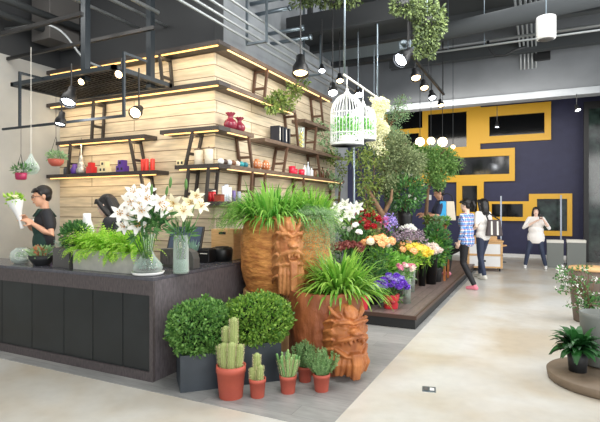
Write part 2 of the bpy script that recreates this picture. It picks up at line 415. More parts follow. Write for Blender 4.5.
# ------------------------------------------------------------------ black hanging frame, left
t=thing('hanging_rack','black steel frame of posts and shelf hung over the counter','hanging frame',(-4.75,4.45,3.0))
def L(p): return (p[0]+4.75,p[1]-4.45,p[2]-3.0)
b=MB()
def lb(x0,x1,y0,y1,z0,z1,m=None):
    bb=m or MB(); bb.bx(x0+4.75,x1+4.75,y0-4.45,y1-4.45,z0-3,z1-3); return bb
for (x,y) in [(-4.87,4.02),(-4.42,4.62)]: lb(x,x+.075,y,y+.075,3.05,CE).build('post','blackmetal',t)
for x in (-4.25,-6.0): lb(x,x+.05,3.9,4.85,3.08,3.13).build('rail','blackmetal',t)
for y in (3.9,4.8): lb(-6.0,-4.2,y,y+.05,3.08,3.13).build('rail','blackmetal',t)
bb=MB()
for k in range(22): lb(-5.95+k*.078,-5.93+k*.078,3.95,4.8,3.09,3.1,bb)
for k in range(8): lb(-5.98,-4.25,4.0+k*.11,4.012+k*.11,3.1,3.11,bb)
lb(-5.98,-4.22,3.93,4.82,3.115,3.12,bb); bb.build('grid','black',t)
# lower lamp rail
t=thing('lamp_rail','thin black rail under the hanging frame carrying lamps','rail',(-4.5,3.6,2.46))
MB().bx(-1.2,.76,0,.025,0,.025).build('bar','blackmetal',t)
MB().bx(.735,.76,0,.025,.025,.66).build('upright','blackmetal',t); MB().bx(-.9,-.875,0,.025,.025,.66).build('upright','blackmetal',t)
MB().bx(.735,.76,.025,.33,.635,.66).build('crossbar','blackmetal',t); MB().bx(-.9,-.875,.025,.33,.635,.66).build('crossbar','blackmetal',t)
# ------------------------------------------------------------------ shelves
M['led']=emit('led',(255,200,120),2.2)
M['ledw']=emit('ledw',(255,214,150),1.6)
def shelf(label, z, left=None, right=None, th=.052, led=True, lefton=True):
    # left=(x0,x1) run on the front wall, right=(y0,y1) run on the side wall
    t=thing('wall_shelf',label,'shelf',((left[0]+left[1])/2 if left else WX+.12, OY+.12 if left else (right[0]+right[1])/2, z-th))
    o=t.location
    def bxx(x0,x1,y0,y1,z0,z1): return MB().bx(x0-o.x,x1-o.x,y0-o.y,y1-o.y,z0-o.z,z1-o.z)
    wrap = left and right
    if left:
        x1 = OX if wrap else left[1]
        bxx(left[0],x1,OY,WY-.002,z-th,z).build('board','shelf',t)
        if led: bxx(left[0]+.05,x1-.05,OY+.03,OY+.055,z-th-.012,z-th).build('light_strip','led',t)
    if right:
        y0 = WY-.002 if wrap else right[0]
        bxx(WX+.002,OX,y0,right[1],z-th,z).build('board','shelfside',t)
        if led: bxx(OX-.055,OX-.03,max(y0,OY+.08),right[1]-.05,z-th-.012,z-th).build('light_strip','ledw',t)
    return t
def bracket(t, face, s0, s1, z0, z1, m=None):
    # ladder frame leaning along the shelf from s0 (bottom) to s1 (top)
    o=t.location; w=.017
    def bar(a,c):
        a=Vector(a)-o; c=Vector(c)-o; b.add(*slab(a,c,w))
    b=MB()
    def slab(a,c,w):
        d=(Vector((w,0,0)),Vector((0,w,0)))
        vs=[]
        for p in (a,c):
            vs += [p-d[0]-d[1],p+d[0]-d[1],p+d[0]+d[1],p-d[0]+d[1]]
        return vs,[(0,3,2,1),(4,5,6,7),(0,1,5,4),(1,2,6,5),(2,3,7,6),(3,0,4,7)]
    ss=s0+(s1-s0)*.35; zz=z0+(z1-z0)*.35; st=s0+(s1-s0)*.93; zt=z0+(z1-z0)*.93
    if face=='L':
        for y in (OY+.025,WY-.03): bar((s0,y,z0),(s1,y,z1))
        for s_,z_ in ((ss,zz),(st,zt)): b.bx(s_-w-o.x,s_+w-o.x,OY+.03-o.y,WY-.03-o.y,z_-w-o.z,z_+w-o.z)
    else:
        for x in (OX-.025,WX+.03): bar((x,s0,z0),(x,s1,z1))
        for s_,z_ in ((ss,zz),(st,zt)): b.bx(WX+.03-o.x,OX-.03-o.x,s_-w-o.y,s_+w-o.y,z_-w-o.z,z_+w-o.z)
    b.build('bracket', m or ('bracket' if face=='L' else 'bracketr'), t)
S1=shelf('topmost long wooden shelf wrapping the wall corner',3.62,(LX+.02,OX),(5,8.6))
S2=shelf('second long shelf from the top wrapping the wall corner',3.12,(LX+.02,OX),(5,7.05))
SA=shelf('upper short shelf at left above the purple and red jars',2.53,(-6.5,-4.74))
SC=shelf('short corner shelf carrying the two plum vases',2.56,(-4.47,OX),(5,5.74))
SB=shelf('left shelf carrying purple, red and cream jars',2.04,(LX+.02,-4.53))
S4=shelf('long shelf below the plum vases with cream cylinders and cups',2.09,(-4.22,OX),(5,9.25))
S5=shelf('lowest corner shelf partly behind the lilies',1.62,(-3.85,OX),(5,6.6),led=False)
SD=shelf('shelf along the side wall carrying the black boxes',2.55,None,(6.04,9.2),led=False)
SX=shelf('small shelf high on the side wall near the birdcages',3.04,None,(7.37,8.45),led=False)
def sx(px): return on_y(px,OY+.03)
def sy(px): return on_x(px,OX-.03)
th=.052
bracket(S2,'L',sx(163),sx(160),3.12,3.62-th); bracket(SA,'L',sx(92),sx(94),2.53,3.12-th)
bracket(SB,'L',sx(68),sx(71),2.04,2.53-th); bracket(SB,'L',sx(136),sx(130),2.04,2.53-th)
bracket(SB,'L',sx(146),sx(141),1.62,2.04-th)
bracket(S4,'L',sx(186),sx(193),2.09,2.56-th); bracket(S5,'L',sx(206),sx(209),1.62,2.09-th) 
b_=bracket(S4,'L',sx(185),sx(189),1.55,2.09-th)
bracket(S2,'R',sy(264),sy(267),3.12,3.62-th); bracket(SX,'R',sy(323),sy(320),3.04,3.62-th)
bracket(SD,'R',sy(298),sy(295),2.55,3.12-th); bracket(SX,'R',sy(314),sy(316),2.55,3.04-th)
bracket(S4,'R',sy(252),sy(248),2.09,2.56-th); bracket(S4,'R',sy(283),sy(287),2.09,2.55-th); bracket(S4,'R',sy(320),sy(317),2.09,2.55-th)
bracket(S4,'R',sy(263),sy(265),1.5,2.09-th); bracket(S4,'R',sy(305),sy(303),1.5,2.09-th); bracket(S4,'R',sy(338),sy(340),1.5,2.09-th)
bracket(S5,'R',sy(250),sy(252),1.62,2.09-th)
# ------------------------------------------------------------------ counter
t=thing('shop_counter','dark grey wood shop counter with recessed black front panels','counter',(CX,CY,0))
def cb(x0,x1,y0,y1,z0,z1): return MB().bx(x0,x1,y0,y1,z0,z1)
XL=LX-CX+.02
b=MB(); b.bx(XL,0,0,.47,.895,.925).bx(-.5,0,.47,1.85,.895,.925); b.build('worktop','worktop',t,bevel=.004)
b=MB(); b.bx(-.04,0,.03,1.85,0,.895); b.build('side_panel','counterside',t)
b=MB(); b.bx(XL,0,0,.03,.765,.895).bx(-.04,0,0,.03,0,.765).bx(XL,-.04,0,.03,0,.085); b.build('front_frame','counter',t)
xs=[on_y(px,CY)-CX for px in (151,121,91,62,30,0,-30)]
for i in range(len(xs)-1):
    MB().bx(max(xs[i+1],XL)+.004,min(xs[i],-.04)-.004 if i else -.04,.022,.04,.085,.765).build('front_panel','panelblack',t)
MB().bx(XL,-.04,.03,.04,.0,.895).bx(XL,-.5,.44,.47,0,.895).bx(-.5,-.47,.47,1.85,0,.895).build('carcass','dark',t)
# ------------------------------------------------------------------ plants helpers
def leafball(b, c, r, n, L=.03, W=.016, shell=.55, up=.3, clip=None):
    c=Vector(c)
    for _ in range(n):
        d=sph().normalized(); k=shell+(1-shell)*random.random()**.6
        k*=1+.07*noise.noise(d*3+c*5)
        p=c+Vector((d.x*r[0],d.y*r[1],d.z*r[2]))*k
        if clip is not None and p.z<clip: continue
        dd=(d+sph()*.9+Vector((0,0,up))).normalized()
        b.leaf(p,dd,L*rnd(.7,1.2),W*rnd(.8,1.2))
def straps(b, c, n, L, W, droop=1.0, r0=.03, elev=(15,80), seg=6, az=None, tipw=.1):
    c=Vector(c)
    for _ in range(n):
        a=rnd(0,2*PI) if az is None else rnd(*az)
        e=math.radians(rnd(*elev)); l=L*rnd(.65,1.1)
        d=Vector((math.cos(a)*math.cos(e),math.sin(a)*math.cos(e),math.sin(e)))
        p=c+Vector((math.cos(a),math.sin(a),0))*r0*random.random(); pts=[p.copy()]; ws=[W*.5]
        st=l/seg
        for i in range(seg):
            p=p+d*st; pts.append(p.copy()); d=(d+Vector((0,0,-droop*.28*(i+1)/seg*rnd(.7,1.3)))).normalized()
            s=(i+1)/seg; ws.append(W*max(tipw,math.sin(PI*min(1,.2+s*.8))))
        b.ribbon(pts,ws)
def fronds(b, c, n, L, r0=.03, droop=1.0, elev=(20,75), pl=.05, pw=.012, seg=12, az=None):
    c=Vector(c)
    for _ in range(n):
        a=rnd(0,2*PI) if az is None else rnd(*az); e=math.radians(rnd(*elev)); l=L*rnd(.6,1.1)
        d=Vector((math.cos(a)*math.cos(e),math.sin(a)*math.cos(e),math.sin(e)))
        p=c+Vector((math.cos(a),math.sin(a),0))*r0*random.random()
        for i in range(seg):
            p=p+d*(l/seg); d=(d+Vector((0,0,-droop*.3*(i+1)/seg))).normalized()
            s=(i+1)/seg; k=pl*math.sin(PI*(.12+.85*s))
            side=d.cross(Vector((0,0,1))).normalized() if abs(d.z)<.99 else Vector((1,0,0))
            for sg in (-1,1): b.leaf(p,(side*sg+d*.6+sph()*.15),k,pw,up=d.cross(side))
def pot_round(t, r, h, m='terra', taper=.78, rim=True, z0=0):
    k=[(r*taper*.98,z0),(r*taper,z0+.004),(r*.95,z0+h*.8)]
    if rim: k+=[(r,z0+h*.8),(r,z0+h),(r*.9,z0+h),(r*.88,z0+h*.86)]
    else: k+=[(r,z0+h),(r*.93,z0+h),(r*.9,z0+h*.88)]
    MB().lathe(k,28,closed=False).lathe([(r*taper*.9,z0),(.0001,z0)],28,closed=False).build('pot',m,t,True)
    MB().lathe([(r*.93,z0+h*.84),(r*.93,z0+h*.88),(.0001,z0+h*.89)],24).build('soil','soil',t)
def lumpy(b, c, r, n):
    c=Vector(c)
    for _ in range(n):
        d=sph().normalized()
        # squared-off mound: fuller shoulders, flat underside
        e=Vector((d.x,d.y,d.z)); k=(abs(e.x)**2.6+abs(e.y)**2.6+abs(e.z)**2.6)**(-1/2.6)
        k*=.93+.16*noise.noise(d*2.6+c*3)+.10*noise.noise(d*7+c); k*=.80+.22*random.random()**.7
        p=c+Vector((d.x*r[0],d.y*r[1],d.z*r[2]))*k
        dd=(d*.7+sph()*1.1+Vector((0,0,.35))).normalized()
        b.leaf(p,dd,rnd(.028,.046),rnd(.016,.026))
# boxwood in cube planters
def boxplant(label, c, rz, w, h, r, n, lm):
    t=thing('potted_boxwood',label,'potted plant',(c[0],c[1],0),rz)
    b=MB(); a=w/2; k=.018
    b.bx(-a,a,-a,-a+k,0,h).bx(-a,a,a-k,a,0,h).bx(-a,-a+k,-a+k,a-k,0,h).bx(a-k,a,-a+k,a-k,0,h).bx(-a+k,a-k,-a+k,a-k,0,.03)
    b.build('planter','planter',t,bevel=.004)
    MB().bx(-a+k,a-k,-a+k,a-k,.03,h-.03).build('soil','soil',t)
    cz=h+r[2]*.78
    b=MB()
    lumpy(b,(0,0,cz),r,n)
    b.build('foliage',lm,t)
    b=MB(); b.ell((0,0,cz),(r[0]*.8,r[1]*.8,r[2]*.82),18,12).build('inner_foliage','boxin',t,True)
    MB().tube([(0,0,h-.04),(.01,0,h+.06),(0,.01,cz)],[.018,.014,.01],8).build('stem','bark',t)
    return t
boxplant('rounded boxwood bush in black cube planter beside the counter corner',(-2.66,3.44),PI/4,.38,.31,(.28,.28,.235),7500,'box')
boxplant('wide boxwood bush in black cube planter between counter and carved barrels',(-2.30,3.80),PI/4,.36,.35,(.31,.28,.225),7500,'box2')
# cacti
def ribbed(b, c, r, h, ribs=9, tilt=(0,0)):
    prof=[]; seg=10; n=ribs*4; vs=[];fs=[]
    for i in range(seg+6):
        if i<seg: z=(h-r*1.3)*i/(seg-1); k=.82+.18*math.sin(PI*min(1,i/seg*.7+.2))
        else:
            s=(i-seg+1)/6; z=(h-r*1.3)+r*1.3*math.sin(s*PI/2); k=max(.02,math.cos(s*PI/2))*.99
        for q in range(n):
            th=2*PI*q/n; rr=r*k*(1+.13*math.cos(ribs*th))
            vs.append((c[0]+rr*math.cos(th)+tilt[0]*z, c[1]+rr*math.sin(th)+tilt[1]*z, c[2]+z))
    for i in range(seg+5):
        for q in range(n): fs.append((i*n+q,i*n+(q+1)%n,(i+1)*n+(q+1)%n,(i+1)*n+q))
    b.add(vs,fs)
def spines(b, c, r, h, ribs, tilt=(0,0)):
    for q in range(ribs):
        th=2*PI*q/ribs
        z=.01
        while z<h-.01:
            k=1 if z<h-r else max(.1,math.sqrt(max(0,1-((z-h+r)/r)**2)))
            p=Vector((c[0]+r*1.1*k*math.cos(th)+tilt[0]*z,c[1]+r*1.1*k*math.sin(th)+tilt[1]*z,c[2]+z))
            for _ in range(3): b.leaf(p,Vector((math.cos(th),math.sin(th),.2))+sph()*.9,.014,.003)
            z+=.014
def cactus(label, p, pr, ph, cols):
    t=thing('potted_cactus',label,'cactus',(p[0],p[1],0))
    pot_round(t,pr,ph)
    for (x,y,r,h,tx,ty) in cols:
        b=MB(); ribbed(b,(x,y,ph*.85),r,h,10,(tx,ty)); o=b.build('stem','cactus',t,True)
        b=MB(); spines(b,(x,y,ph*.85),r,h,10,(tx,ty)); b.build('spines','spine',o)
    return t
p=dr(231)*3.95
cactus('large terracotta pot of tall clustered column cacti',p,.122,.265,
  [(0,.035,.030,.42,.01,.0),(-.06,.035,.026,.34,-.05,0),(-.03,-.045,.029,.225,-.05,0),(.030,-.045,.029,.24,.03,0),(.070,.0,.026,.22,.10,0),(-.08,-.015,.024,.19,-.12,0)])
p=dr(257.5)*3.95
cactus('small terracotta pot with three stubby yellowish cacti',p,.07,.155,[(-.012,.01,.027,.225,0,0),(.028,-.012,.024,.14,.05,0),(-.036,-.018,.02,.11,-.05,0)])
# rosemary and candelabra plants
def sprigs(b, z, n, h, sp, L=.02, W=.005, dens=26):
    for _ in range(n):
        a=rnd(0,2*PI); k=random.random()**.6
        base=Vector((math.cos(a)*k*.025,math.sin(a)*k*.025,z)); tip=Vector((math.cos(a)*k*sp,math.sin(a)*k*sp,z+h*rnd(.75,1)*(1-.25*k)))
        for i in range(dens):
            s=(i+1)/dens; q=base.lerp(tip,s)+Vector((math.cos(a),math.sin(a),0))*sp*.18*math.sin(PI*s)
            for _2 in range(3): b.leaf(q,sph()+Vector((0,0,.7)),L*(1-.3*s),W)
p=dr(288)*4.04
t=thing('potted_euphorbia','terracotta pot with bristly upright green succulent, next to the small cactus','potted plant',(p.x,p.y,0))
pot_round(t,.073,.15)
b=MB()
for i in range(17):
    a=i*2.4; k=(i/17)**.5; x=.05*k*math.cos(a); y=.05*k*math.sin(a)
    ribbed(b,(x,y,.125),.0105,.23*(1-.22*k)+rnd(-.02,.02),5,(.30*k*math.cos(a),.30*k*math.sin(a)))
o=b.build('stems','euph',t,True)
b=MB()
for i in range(17):
    a=i*2.4; k=(i/17)**.5; x=.05*k*math.cos(a); y=.05*k*math.sin(a)
    spines(b,(x,y,.125),.0105,.2*(1-.22*k),5,(.30*k*math.cos(a),.30*k*math.sin(a)))
b.build('spines','spine',o)
for (px,tt,pr,ph,h,sp,lab) in [(321.5,4.08,.073,.15,.25,.15,'terracotta pot of rosemary in front of the carved beast head'),(305,4.30,.065,.14,.28,.12,'terracotta pot of rosemary tucked behind the other small pots')]:
    p=dr(px)*tt
    t=thing('potted_rosemary',lab,'potted plant',(p.x,p.y,0)); pot_round(t,pr,ph)
    b=MB(); sprigs(b,ph*.8,60,h,sp,.026,.006); b.build('foliage','rose',t)
# ------------------------------------------------------------------ carved wooden barrels
def barrel(t, R, z0, z1, m, amp, bulge=.06, seed=0, freq=(3,9)):
    b=MB(); n=96; rows=46; vs=[]; fs=[]
    for i in range(rows+1):
        s=i/rows; z=z0+(z1-z0)*s; rr=R*(1-bulge+bulge*math.sin(PI*(s*.9+.05))**.7)
        for k in range(n):
            th=2*PI*k/n
            q=Vector((math.cos(th)*freq[0],math.sin(th)*freq[0],z*freq[1]+seed))
            q2=Vector((math.cos(th)*2.2,math.sin(th)*2.2,z*4+seed))
            w=noise.noise(q2)*.8
            d=amp*(noise.noise(q+Vector((w,w,w*2)))+.5*noise.noise(q*2.3))
            if s>.94: d*=.4
            vs.append(((rr+d)*math.cos(th),(rr+d)*math.sin(th),z))
    for i in range(rows):
        for k in range(n): fs.append((i*n+k,i*n+(k+1)%n,(i+1)*n+(k+1)%n,(i+1)*n+k))
    b.add(vs,fs)
    # lip and inside
    Ri=R*(1-bulge)
    b.lathe([(Ri,z1),(Ri*.86,z1+.004),(Ri*.84,z1-.1)],n,closed=False)
    b.lathe([(R*.9,z0),(.001,z0)],48,closed=False)
    b.build('barrel',m,t,True)
    MB().lathe([(Ri*.86,z1-.08),(.001,z1-.05)],32,closed=False).build('soil','soil',t)
def beast(t, loc, rz, sc_, m, seed=3, jaw=.16):
    # carved beast mask: face along -Y, z from 0 (beard tips) to 1 (crest)
    random.seed(seed)
    R=Matrix.Rotation(rz,3,'Z'); loc=Vector(loc)
    sxx,syy,szz=sc_
    b=MB()
    E=b.ell; T=b.cap
    E((0,.05,.50),(.20,.24,.52),20,14); E((0,-.06,.22),(.15,.14,.27),18,12); E((0,-.04,.62),(.19,.14,.24),18,12)           # block behind
    E((0,-.02,.74),(.17,.14,.16),18,12)          # skull
    E((0,-.13,.66),(.075,.1,.06),14,10)          # snout
    E((0,-.21,.64),(.06,.045,.045),12,8)
    for s in (-1,1):
        E((s*.035,-.245,.645),(.026,.022,.022),10,6)         # nostril
        E((s*.085,-.135,.745),(.034,.032,.034),12,8)         # eyeball
        T([(s*.02,-.17,.76),(s*.07,-.185,.80),(s*.13,-.15,.79),(s*.165,-.08,.73)],[.02,.026,.026,.018],8)  # brow
        T([(s*.04,-.16,.70),(s*.09,-.15,.695),(s*.13,-.12,.71)],[.016,.016,.012],8)   # lower lid
        T([(s*.01,-.215,.585),(s*.07,-.2,.565),(s*.13,-.15,.53),(s*.165,-.08,.45)],[.026,.028,.028,.022],8)  # upper lip
        E((s*.15,-.06,.62),(.05,.06,.07),12,8)               # cheek
        for k in range(4):                                    # teeth
            x=s*(.02+.032*k); y=-.21+.02*k
            T([(x,y,.565-.012*k),(x*1.02,y-.004,.53-.014*k),(x*.98,y+.006,.50-.014*k)],[.015,.013,.007],6)
        T([(s*.06,-.2,.56),(s*.065,-.22,.50),(s*.055,-.2,.45)],[.02,.017,.007],6)     # fang
        T([(s*.15,-.05,.45),(s*.145,-.12,.38),(s*.09,-.18,jaw+.17),(0,-.2,jaw+.155)],[.026,.026,.026,.028],8) # jaw
        for k in range(4):                                    # lower teeth
            x=s*(.015+.03*k)
            T([(x,-.195+.02*k,jaw+.17+.02*k),(x,-.19+.02*k,jaw+.215+.02*k)],[.012,.007],6)
        # beard strands
        for k in range(4):
            x=s*(.018+.04*k)
            T([(x,-.19+.02*k,jaw+.14),(x*1.15,-.2+.02*k,jaw+.04),(x*1.05+.01*math.sin(k*2),-.17+.02*k,-.02+jaw*.2),(x*.8,-.14+.02*k,-.06+.03*k)],[.021,.023,.02,.012],7)
        # side mane curls
        for k in range(5):
            z=.78-.14*k
            T([(s*.13,-.09,z),(s*.175,-.08,z+.03),(s*.195,-.03,z+.0),(s*.195,.03,z-.05),(s*.18,.06,z-.1)],[.024,.024,.022,.018,.012],8)
        # ears / horns
        T([(s*.1,-.08,.84),(s*.15,-.06,.91),(s*.17,-.02,.99)],[.035,.028,.012],8)
        T([(s*.035,-.12,.85),(s*.05,-.11,.93),(s*.03,-.06,1.0)],[.03,.027,.012],8)
    E((0,-.1,jaw+.15),(.13,.1,.035),14,8)          # jaw floor
    for k in (-1,0,1): T([(k*.03,-.13,jaw+.24),(k*.035,-.21,jaw+.2),(k*.03,-.22,jaw+.05),(k*.025,-.2,-.04)],[.018,.02,.02,.014],8)  # tongue folds
    T([(0,-.14,.84),(0,-.12,.93),(0,-.08,1.0)],[.03,.028,.014],8)
    b.v=[tuple(loc+R@Vector((v[0]*sxx,v[1]*syy,v[2]*szz))) for v in b.v]
    b.sculpt('carved_head',m,t,voxel=.0075,sm=2)
    random.seed(5)
PB=Vector((-2.53,4.80,.655))
t=thing('stump','round pale tree stump supporting the upper carved barrel','stump',(PB.x-.15,PB.y-.07,0))
MB().lathe([(.30,0),(.31,.02),(.30,.35),(.31,.63),(.295,.645)],40).build('trunk','stump',t,True)
MB().lathe([(.295,.6455),(.285,.652),(.001,.652)],40).build('cut_face','stump',t)
t=thing('carved_barrel','upper carved wooden barrel planter with beast head, on the stump','planter',PB)
barrel(t,.50,0,.80,'carve',.012,.17)
beast(t,(.25,-.44,.02),math.radians(42),(.74,1.2,.77),'head1',3,.25)
P2=Vector((-1.87,4.38,0))
t=thing('carved_barrel','lower carved wooden barrel planter with beast head, on the floor','planter',P2)
barrel(t,.355,0,.745,'carve2',.010,.03,4,(5,5))
beast(t,(.285,-.215,.06),math.radians(50),(1.0,1.05,.60),'head2',5,.13)
# ferns on the barrels: separate plants
def fern_on(label, loc, parts, m='fern'):
    t=thing('sword_fern',label,'fern',loc)
    for i,(fn) in enumerate(parts):
        b=MB(); fn(b); b.build('foliage',m[i] if isinstance(m,list) else m,t)
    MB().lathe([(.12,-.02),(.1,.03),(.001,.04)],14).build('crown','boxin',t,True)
    return t
z1=PB.z+.80
fern_on('big arching green fern at the left of the upper carved barrel',(PB.x-.1,PB.y-.08,z1-.03),
  [lambda b: straps(b,(0,0,-.02),900,.45,.027,1.7,.36,(10,86),8)])
fern_on('second bright green fern at the right of the upper carved barrel',(PB.x+.27,PB.y+.1,z1-.03),
  [lambda b: straps(b,(0,0,-.02),620,.38,.022,1.6,.2,(12,88),8)],'fern2')
t=thing('trailing_plant','fine grey-green trailing plant spilling over the upper carved barrel','plant',(PB.x+.36,PB.y-.14,z1+.02))
b=MB()
for _ in range(420):
    a=rnd(-1.7,1.0); k=rnd(.1,.30); x=.02*math.cos(a); y=.02*math.sin(a)
    p=Vector((math.cos(a)*k*.3,math.sin(a)*k*.3,.10*random.random())); e=Vector((math.cos(a)*k,math.sin(a)*k,.03)); dn_=rnd(.15,.55)
    for i in range(22):
        s=i/21; q=p.lerp(e,min(1,s*2)) if s<.5 else e+Vector((math.cos(a)*.03,math.sin(a)*.03,-dn_*(s-.5)*2))
        b.leaf(q+sph()*.006,sph()+Vector((0,0,-.4)),.016,.007)
b.build('foliage','grgreen',t)
# fine fern hanging at left side
t=thing('hanging_fern','feathery dark green fern draping down the left side of the upper barrel','fern',(PB.x-.38,PB.y-.24,z1+.02))
b=MB(); fronds(b,(0,0,0),80,.44,.12,2.0,(5,60),.035,.008,16,(PI*.75,PI*1.6)); b.build('foliage','fern',t)
fern_on('pale lime-green fern filling the lower carved barrel',(P2.x+.13,P2.y+.08,.72),
  [lambda b: straps(b,(0,0,0),420,.44,.036,1.5,.2,(6,82),8)],'fern2')
# ------------------------------------------------------------------ counter top objects
CT=.925
x0=on_y(73,3.36); x1=on_y(136,3.36)
t=thing('trough_planter','pale concrete trough of lime-green fern on the counter','planter',((x0+x1)/2,3.46,CT))
w=(x1-x0)/2; b=MB(); b.bx(-w,w,-.1,-.08,0,.2).bx(-w,w,.08,.1,0,.2).bx(-w,-w+.02,-.08,.08,0,.2).bx(w-.02,w,-.08,.08,0,.2).bx(-w+.02,w-.02,-.08,.08,0,.02)
b.build('trough','concrete',t,bevel=.003); MB().bx(-w+.02,w-.02,-.08,.08,.02,.17).build('soil','soil',t)
b=MB()
for i in range(11):
    x=-w+.03+i*(2*w-.06)/10
    fronds(b,(x,rnd(-.03,.03),.17),44,.27+.09*math.sin(i*1.3)**2,.03,1.25,(25,88),.042,.016,12)
fronds(b,(-w+.17,-.08,.17),9,.2,.02,2.2,(0,30),.036,.011,12,(-PI*.8,-PI*.2))
fronds(b,(w-.3,-.08,.17),9,.18,.02,2.2,(0,30),.036,.011,12,(-PI*.8,-PI*.2))
fronds(b,(-w+.05,0,.17),34,.36,.03,1.2,(10,60),.038,.011,12,(PI*.7,PI*1.3))
b.build('foliage','lime',t)
xa=on_y(55,3.42); xb=on_y(71.5,3.42)
t=thing('square_planter','dark grey box planter of dark leaves left of the concrete trough','planter',((xa+xb)/2,3.49,CT))
w=(xb-xa)/2-.005; b=MB(); b.bx(-w,w,-.1,-.085,0,.2).bx(-w,w,.085,.1,0,.2).bx(-w,-w+.015,-.085,.085,0,.2).bx(w-.015,w,-.085,.085,0,.2).bx(-w+.015,w-.015,-.085,.085,0,.17)
b.build('box','greybox',t,bevel=.003)
b=MB(); leafball(b,(.07,.02,.33),(.17,.11,.14),700,.05,.026,.3); b.build('foliage','darkleaf',t)
b=MB(); fronds(b,(-.08,-.02,.2),16,.14,.02,.8,(20,80),.03,.012,7); b.build('succulent','blueg',t)
t=thing('bowl_planter','dark bowl of mixed reddish and green succulents near the counter end','planter',(on_y(42,3.45),3.45,CT))
MB().lathe([(.07,0),(.075,.005),(.12,.06),(.135,.11),(.12,.105),(.001,.09)],24).build('bowl','dark',t,True)
b=MB(); leafball(b,(0,0,.12),(.13,.12,.05),130,.07,.03,.2,.8); b.build('foliage','grgreen',t)
b=MB(); leafball(b,(.01,-.03,.14),(.07,.06,.05),70,.05,.028,.2,.8); b.build('rosette',leafmat('rs',(170,92,66),(214,150,110)),t)
b=MB(); straps(b,(-.06,0,.1),10,.22,.02,.5,.02,(15,50)); b.build('leaves','vine',t)
t=thing('glass_terrarium','clear glass terrarium globe at the left end of the counter','terrarium',(on_y(21,3.48),3.48,CT))
MB().lathe([(.06,0),(.1,.03),(.115,.08),(.1,.13),(.06,.16),(.055,.17)],28,closed=False).build('globe','glass',t,True)
MB().ell((0,0,.04),(.085,.085,.03),16,8).build('pebbles',mat('peb',(206,206,200),.7,col2=(120,120,116),nscale=40,bump=.5),t,True)
b=MB(); leafball(b,(0,0,.08),(.05,.05,.04),60,.035,.014,.2,.8); b.build('plant','grgreen',t)
t=tag(MB().lathe([(.045,0),(.05,.004),(.058,.15),(.053,.15),(.045,.02),(.001,.015)],24).build('cup',mat('lilaccup',(178,156,214),.4),None,True),'lilac plastic cup standing behind the succulent bowl','cup'); t.location=(on_y(47,3.62),3.62,CT)
t=tag(MB().lathe([(.03,0),(.06,.03),(.075,.08),(.06,.13),(.035,.16),(.035,.18),(.03,.16),(.001,.02)],24).build('vase','white',None,True),'white vase standing in for an unclear white shape near the woman in black','vase'); t.location=(on_y(87,3.66),3.66,CT); t.scale=(1.15,1.15,3.1)  # vase made up for an unidentified white shape, stretched upright
# flask vase + saucer + lilies
VL=Vector((on_y(148,3.40),3.40,CT))
t=thing('saucer','round white saucer beneath the flask vase','saucer',VL)
MB().lathe([(.09,0),(.135,.006),(.15,.03),(.14,.03),(.12,.014),(.001,.012)],36).build('plate','white',t,True)
t=thing('flask_vase','clear round-bellied glass vase holding the white lilies','vase',VL+Vector((0,0,.014)))
MB().lathe([(.06,0),(.12,.015),(.135,.05),(.12,.09),(.07,.15),(.045,.2),(.04,.25),(.055,.33),(.062,.36)],36,closed=False).build('glass','glass',t,True)
b=MB(); b.ell((0,0,.025),(.115,.115,.022),20,8); b.build('pebbles','soil',t,True)
b=MB(); leafball(b,(0,0,.075),(.105,.105,.045),240,.035,.015,.3,.6); b.build('succulents','blueg',t)
def petal(b, a, L, W, e0, curl, seg=6):
    d=Vector((math.cos(a)*math.cos(e0),math.sin(a)*math.cos(e0),math.sin(e0))); p=Vector((0,0,0)); pts=[p.copy()]; ws=[W*.35]
    side=Vector((-math.sin(a),math.cos(a),0))
    for i in range(seg):
        p=p+d*(L/seg); pts.append(p.copy()); s=(i+1)/seg
        ws.append(W*math.sin(PI*(.18+.8*s)) if s<1 else W*.05)
        ax=side; d=(Matrix.Rotation(curl/seg*(1+s),3,side)@d).normalized()
    b.ribbon(pts,ws,side)
def lily(name_m, cm, parent, loc, dirv, L=.1, open_=.9):
    b=MB()
    for k in range(6): petal(b,k*PI/3+.1,L*(1 if k%2 else .95),L*.44,math.radians(62-30*open_),.55*open_+.2)
    q=Vector((0,0,1)).rotation_difference(Vector(dirv).normalized())
    o=b.build('flower',name_m,parent,True); o.location=loc; o.rotation_mode='QUATERNION'; o.rotation_quaternion=q
    c=MB()
    for k in range(6):
        a=k*PI/3+.4; e=Vector((math.cos(a)*L*.22,math.sin(a)*L*.22,L*.62)); c.tube([(0,0,0),tuple(e)],.0018,4); c.ell(e,(.008,.004,.004),6,4)
    c.build('stamens',cm,o); return o
M['sta']=mat('sta',(196,140,40),.6); M['stag']=mat('stag',(150,176,70),.6)
def bud(b, p, d, L): 
    p=Vector(p); d=Vector(d).normalized(); b.tube([p,p+d*L*.3,p+d*L*.7,p+d*L],[L*.05,L*.14,L*.13,L*.03],8)
def stems(b, lst, r=.004):
    for a,c in lst:
        a=Vector(a); c=Vector(c); m_=a.lerp(c,.5)+Vector((0,0,.03)); b.tube([a,m_,c],r,6)
t=thing('white_lily_bouquet','bouquet of large white lilies in the flask vase','bouquet',VL)
fl=[]
for (px,py,s) in [(131,201,.12),(127,216,.12),(137,226,.11),(146,199,.11),(153,207,.13),(159,203,.11),(120,214,.11),(141,211,.12),(147,191,.1),(133,193,.1),(163,210,.1),(125,227,.1)]:
    P=at(px,py,4.15+rnd(-.13,.1)) - VL; fl.append((P,s))
b=MB(); bb=MB()
